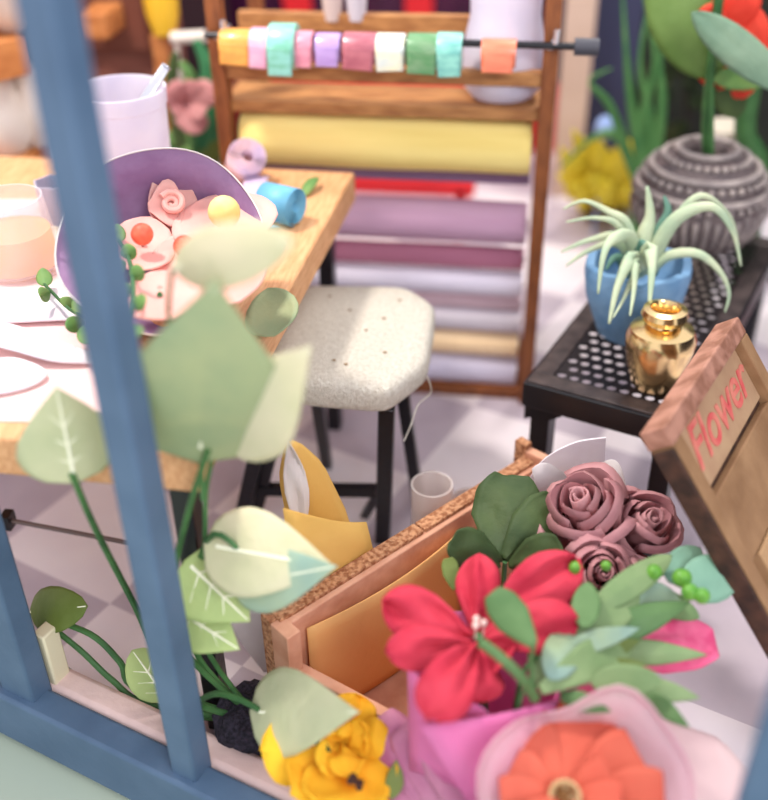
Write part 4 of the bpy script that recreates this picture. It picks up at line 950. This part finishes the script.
# ------------------------------------------------------------------ sandwich board
SO = az(665, 426, .70); SU = V((.4, .915, 0)).normalized(); SV = V((.29, -.13, -.43)); SV = (SV - SU * SV.dot(SU)).normalized(); SN = SU.cross(SV) * -1
if SN.dot(CAMLOC - SO) < 0: SN = -SN
SO = SO + SN * .0
sg_ = emp('shop_sign', 'leaning wooden sign board with red lettering on an inset panel', 'sign', (SO.x + .2, SO.y + .1, 0))
def sp(u, v, n=0): return SO + SU * u + SV * v + SN * n
def slab(name, u0, u1, v0, v1, n0, n1_, m, lb=None, par=None, bev=.003):
    bm = NB(); vs = [bm.verts.new(sp(u, v, n)) for n in (n0, n1_) for u, v in ((u0, v0), (u1, v0), (u1, v1), (u0, v1))]
    for f in ((0, 1, 2, 3), (7, 6, 5, 4), (0, 4, 5, 1), (1, 5, 6, 2), (2, 6, 7, 3), (3, 7, 4, 0)): bm.faces.new([vs[i] for i in f])
    return ob(name, bm, m, par or sg_, False, bevel=bev, label=lb)
UL = .41; D_ = .048
vend = (SO.z) / -SV.z
slab('top_beam', -.004, UL, 0, .035, -D_ + .0, .0, SIGNR, 'reddish top beam')
slab('side_rail', 0, .034, .035, vend - .01, -D_, 0, SIGNW); slab('side_edge', -.007, 0, .04, vend - .03, -D_ + .004, -.004, SIGND, 'dark side edge')
slab('side_rail', UL - .034, UL, .035, vend - .01, -D_, 0, SIGNW)
slab('sign_panel', .034, UL - .034, .035, .155, -.03, -.02, mat('sign_face', (182, 148, 114), .7, (170, 132, 102), 14, .2, 50), 'paler inset panel')
slab('panel_gap', .034, UL - .034, .155, .166, -.034, -.026, SIGND, 'dark gap under the panel')
slab('plank', .034, UL - .034, .166, .3, -.03, -.01, SIGNW); slab('plank', .075, UL - .034, .303, .46, -.03, -.006, mat('sign_light', (190, 152, 112), .65, (168, 130, 90), 9, .25, 40))
slab('cross_piece', .034, UL - .034, .46, .5, -.04, -.01, SIGNW); slab('plank', .034, UL - .034, .503, .62, -.03, -.01, SIGNW)
cu = bpy.data.curves.new('lettering', 'FONT'); cu.body = 'Flower'; cu.size = .105; cu.extrude = .0012; cu.shear = .35; cu.align_x = 'CENTER'; cu.align_y = 'CENTER'; cu.offset = .0012
to = bpy.data.objects.new('tmp_text', cu); COL.objects.link(to); bpy.context.view_layer.update()
me = bpy.data.meshes.new_from_object(to.evaluated_get(bpy.context.evaluated_depsgraph_get())); bpy.data.objects.remove(to)
bm = NB(); bm.from_mesh(me)
cx_, cy_ = UL / 2, .092
for v in bm.verts: x, y, z = v.co; v.co = sp(cx_ + x, cy_ - y, -.0195 + z)
ob('lettering', bm, mat('red_lettering', (206, 84, 84), .6, (214, 130, 112), 30), sg_, False, label='red slanted lettering')

# ------------------------------------------------------------------ background plants on the right
e = emp('tall_green_plant', 'tall bunch of dark green blade leaves right of the navy panel', 'plant', V((ay(645, 190, 3.3).x, 3.3, 0))); YA = 3.3
GD = leafm('blade_green', (70, 128, 74), (104, 156, 90), .2); bm = NB(); q_ = ay(645, 185, 3.3); tube(bm, [V((q_.x, 3.3, 0)), q_], .03, 8, 0); ob('stem', bm, GD, e)
for pts, w in (([(648, 190), (640, 130), (655, 60), (640, -20)], .04), ([(650, 190), (650, 120), (640, 60), (655, -20)], .032), ([(645, 190), (632, 110), (626, 50), (622, -20)], .034), ([(640, 190), (620, 140), (596, 136), (560, 168)], .036), ([(640, 190), (612, 110), (590, 82), (612, 68)], .03), ([(652, 190), (662, 110), (660, 60), (668, 30)], .035)):
    blade(pts, w, GD, 0, random.uniform(-.05, .05))
e = emp('yellow_plant', 'low clump of bright yellow petals on the floor beyond the side table', 'plant', V((ay(605, 185, 3.5).x, 3.5, 0))); YA = 3.5
YK = 3.16
YP = paper('lemon_petal', (250, 236, 80), (240, 220, 66), scale=8, transl=.2)
for i, (tx, ty) in enumerate(((560, 150), (572, 132), (590, 140), (608, 160), (622, 150), (640, 138), (655, 130), (556, 178), (585, 180), (612, 186), (640, 176), (628, 188), (570, 188), (600, 142))):
    bm = NB(); sheet(bm, az(606 + (i % 3 - 1) * 16, 196, .01), ay(tx, ty - 4, YK + .3 + .03 * (i % 4)), .15, 'lance', bend=.1, cup=-.2, seed=i); ob('petal', bm, YP, e, solid=.003)
q_ = ay(605, 128, 3.62); bm = NB(); ball(bm, q_, .036, (1, 1, 1.2), 16); tube(bm, [V((q_.x, 3.62, 0)), q_], .006, 6, 0); tag(ob('blue_bud', bm, mat('soft_blue', (150, 176, 224), .6), None), 'round pale blue bud above the yellow petals', 'flower')
# dark shrub before the black wall
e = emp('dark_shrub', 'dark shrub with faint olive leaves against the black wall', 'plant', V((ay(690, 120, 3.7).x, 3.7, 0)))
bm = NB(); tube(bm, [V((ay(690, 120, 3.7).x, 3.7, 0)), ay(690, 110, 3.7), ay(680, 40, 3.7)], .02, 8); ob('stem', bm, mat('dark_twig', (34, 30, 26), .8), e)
SH = leafm('dark_olive_leaf', (52, 66, 34), (30, 40, 24), .1)  # dark olive foliage colour of the shrub
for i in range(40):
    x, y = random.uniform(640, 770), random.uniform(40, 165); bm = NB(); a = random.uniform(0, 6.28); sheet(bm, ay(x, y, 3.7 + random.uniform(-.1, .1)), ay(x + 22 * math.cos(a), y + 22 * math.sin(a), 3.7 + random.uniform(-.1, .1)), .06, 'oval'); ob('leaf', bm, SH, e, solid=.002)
# red corner object at the right edge
q_ = az(758, 385, .0); 
bm = NB(); g = az(775, 425, .05); lathe(bm, [(0, 0), (.1, 0), (.13, .2), (.135, .27), (.12, .27), (.11, .05), (0, .05)], (g.x + .22, g.y + .3, 0), seg=24); tag(ob('red_bucket', bm, mat('deep_red', (176, 60, 70), .5, (140, 40, 52), 6), None), 'red bucket half hidden behind the sign at the right edge', 'bucket')

# ------------------------------------------------------------------ left background
SHW = mat('shelf_wood', (206, 136, 78), .6, (180, 110, 58), 6, .2, stretch=(4, 1, 4))
def ledge(p, q, z, depth, th_):
    a, c = az(*p, z), az(*q, z); d = (c - a).normalized(); a = a - d * .04; n_ = V((-d.y, d.x, 0))
    bm = NB(); vs = []
    for zz2 in (z - th_, z):
        for pt_ in (a, c, c + n_ * depth, a + n_ * depth): vs.append(bm.verts.new((pt_.x, pt_.y, zz2)))
    for f in ((0, 1, 2, 3), (7, 6, 5, 4), (0, 4, 5, 1), (1, 5, 6, 2), (2, 6, 7, 3), (3, 7, 4, 0)): bm.faces.new([vs[i] for i in f])
    return bm, a, c, n_
se = emp('wooden_shelf', 'orange brown wooden shelf unit at the far left edge', 'shelf', V((-1.75, 2.75, 0)))
bm, a1, c1_, n_1 = ledge((-10, 182), (52, 138), .6, .5, .08); ob('shelf_board', bm, SHW, se, False, bevel=.004)
bm, a2, c2_, n_2 = ledge((-10, 44), (28, 36), .93, .5, .1); ob('shelf_board', bm, SHW, se, False, bevel=.004)
bm = NB(); c_ = c1_ + n_1 * .45; beam(bm, (c_.x, c_.y, 0), (c_.x, c_.y, 1.3), .06, .5, up=(c1_ - a1).normalized()); ob('side_panel', bm, mat('brown_panel', (120, 74, 44), .7), se, False)
CER = mat('white_ceramic', (236, 226, 214), .35, (222, 208, 196), 5, coat=.3)
for px, py, z, sc3, lb in ((16, 150, .6, 1.1, 'larger white ceramic vase on the lower shelf board at far left'), (47, 142, .6, .95, 'slim white ceramic vase beside the mullion on the lower shelf board')):
    g = az(px, py, z + .002) + n_1 * .02; bm = NB(); lathe(bm, [(0, 0), (.05 * sc3, 0), (.075 * sc3, .05), (.07 * sc3, .11), (.045 * sc3, .17), (.05 * sc3, .22), (.044 * sc3, .22), (.038 * sc3, .17), (0, .15)], g, seg=24)
    tag(ob('white_vase', bm, CER, None), lb, 'vase', 'white vases on the left shelf')
g = az(18, 30, .932) + n_2 * .02; bm = NB(); lathe(bm, [(0, 0), (.04, 0), (.1, .06), (.13, .12), (.122, .12), (.09, .06), (0, .02)], g, seg=28); tag(ob('white_bowl', bm, CER, None), 'white bowl on the upper shelf board at the top left corner', 'bowl')
BRP = mat('brown_board', (136, 84, 70), .7, (116, 68, 56), 4)
pa, pb = ay(92, 60, 3.2), ay(160, 60, 3.2)
ce = emp('brown_cabinet', 'plain reddish brown cabinet behind the frosted cup', 'cabinet', V(((pa.x + pb.x) / 2, 3.3, 0)))
bm = NB(); box2(bm, (pa.x - .1, 3.2, 0), (pb.x, 3.45, 1.4)); ob('cabinet_body', bm, BRP, ce, False, bevel=.004)
q_ = ay(160, 48, 3.2); bm = NB(); box2(bm, (pa.x - .1, 3.16, q_.z), (pb.x - .02, 3.2, 1.35)); ob('cabinet_door', bm, mat('brown_door', (118, 66, 50), .6, (104, 58, 44), 5), ce, False, bevel=.004)
a, c = ay(86, 36, 3.05), ay(110, 10, 3.05); bm = NB(); box2(bm, (a.x, 3.0, a.z), (c.x, 3.16, c.z)); ob('cabinet_knob', bm, SHW, ce, False, bevel=.01, label='light wooden block handle')
q_ = ay(165, 80, 3.1); bm = NB(); box2(bm, (q_.x - .022, 3.08, 0), (q_.x + .022, 3.12, ay(165, 34, 3.1).z)); tag(ob('wooden_post', bm, SHW, None, False, bevel=.004), 'slim light wooden post holding the yellow cup', 'post')
q2 = ay(165, 34, 3.1); bm = NB(); lathe(bm, [(0, 0), (.035, 0), (.05, .06), (.055, .14), (.048, .14), (.04, .02), (0, .02)], q2 + V((0, 0, .001)), seg=24); tag(ob('yellow_cup', bm, mat('yellow_cup', (240, 192, 54), .4), None), 'yellow tapered cup on the post at the top left', 'cup')
bm = NB(); a = ay(165, 20, 4.3); c = ay(232, 60, 4.3); box2(bm, (a.x - .1, 4.28, 0), (c.x, 4.32, 1.6)); tag(ob('dark_gap_panel', bm, mat('dark_gap_colour', (44, 22, 30), .9), None), 'added dark panel filling the dark gap left of the rack post', 'backdrop')  # added dark panel, stands in for the dark gap beside the rack
q_ = ay(190, 38, 3.0); bm = NB(); tube(bm, [ay(172, 38, 3.0), ay(206, 36, 3.0)], .018, 10, 0); tube(bm, [V((ay(176, 38, 3.0).x, 3.0, 0)), ay(176, 38, 3.0)], .008, 8, 0); tag(ob('white_stand', bm, CER, None), 'small white rod on a thin stand left of the ribbons', 'rod')
e = emp('potted_plant', 'broad green leaves around a pink flower between cabinet and rack', 'plant', V((ay(195, 150, 2.9).x, 2.9, 0))); YA = 2.9
bx = V((ay(195, 150, 2.9).x, 2.9, 0)); bm = NB(); lathe(bm, [(0, 0), (.08, 0), (.11, .3), (.1, .3), (.09, .05), (0, .05)], bx, seg=24); ob('pot', bm, mat('ochre_pot', (216, 156, 52), .6), e)
G2 = leafm('bright_blade', (70, 140, 92), (50, 116, 72), .2)
for pts, w, m in (([(198, 160), (205, 110), (208, 70), (196, 40)], .09, G2), ([(200, 160), (215, 120), (216, 80), (222, 44)], .09, G2), ([(190, 160), (180, 110), (172, 80), (176, 52)], .08, LV_DARK), ([(195, 160), (190, 100), (190, 76), (180, 62)], .07, LV_MID), ([(205, 165), (212, 140), (218, 130), (220, 122)], .1, LV_OLIVE), ([(200, 170), (190, 148), (176, 140), (166, 134)], .1, LV_MID), ([(200, 175), (185, 155), (175, 150), (168, 152)], .12, G2)):
    blade(pts, w, m, 0, random.uniform(-.04, .02), tip=.3)
fl2 = ay(188, 102, 2.84)
for i, (tx, ty) in enumerate(((166, 88), (180, 84), (200, 84), (216, 88), (206, 112), (190, 130), (172, 112), (198, 134))):
    bm = NB(); sheet(bm, fl2, ay(tx, ty, 2.8), .08, 'petal', bend=.1, cup=-.2, seed=i); ob('petal', bm, paper('dusty_pink', (226, 164, 160), (210, 142, 142), scale=9), e, solid=.003)
bm = NB(); tube(bm, [bx + V((0, 0, .28)), fl2], .008, 7, 0); ob('stem', bm, STEM, e)
# LIGHTS_BEGIN
w = bpy.data.worlds.new('world'); SC.world = w; w.use_nodes = True
w.node_tree.nodes['Background'].inputs[0].default_value = (.93, .92, 1.0, 1); w.node_tree.nodes['Background'].inputs[1].default_value = 1.15
def area(name, loc, tgt, size, power, col):
    l = bpy.data.lights.new(name, 'AREA'); l.size = size; l.energy = power; l.color = col; l.shape = 'DISK'
    o = bpy.data.objects.new(name, l); COL.objects.link(o); o.location = loc
    o.rotation_euler = (V(tgt) - V(loc)).to_track_quat('-Z', 'Y').to_euler(); return o
area('ceiling_lamp', (-1.5, 1.9, 3.1), (-.4, 1.8, .3), .35, 68, (1, .93, .86))
area('back_fill', (.5, 3.3, 2.7), (.1, 3.2, .2), .5, 26, (1, .95, .88))  # added fill light, lifts the yellow plant and the paper rolls
area('daylight', (1.6, -1.2, 3.2), (0, 1.8, .4), 1.8, 85, (.95, .96, 1))
SC.view_settings.view_transform = 'Standard'; SC.view_settings.look = 'None'; SC.view_settings.exposure = .12; SC.view_settings.gamma = 1
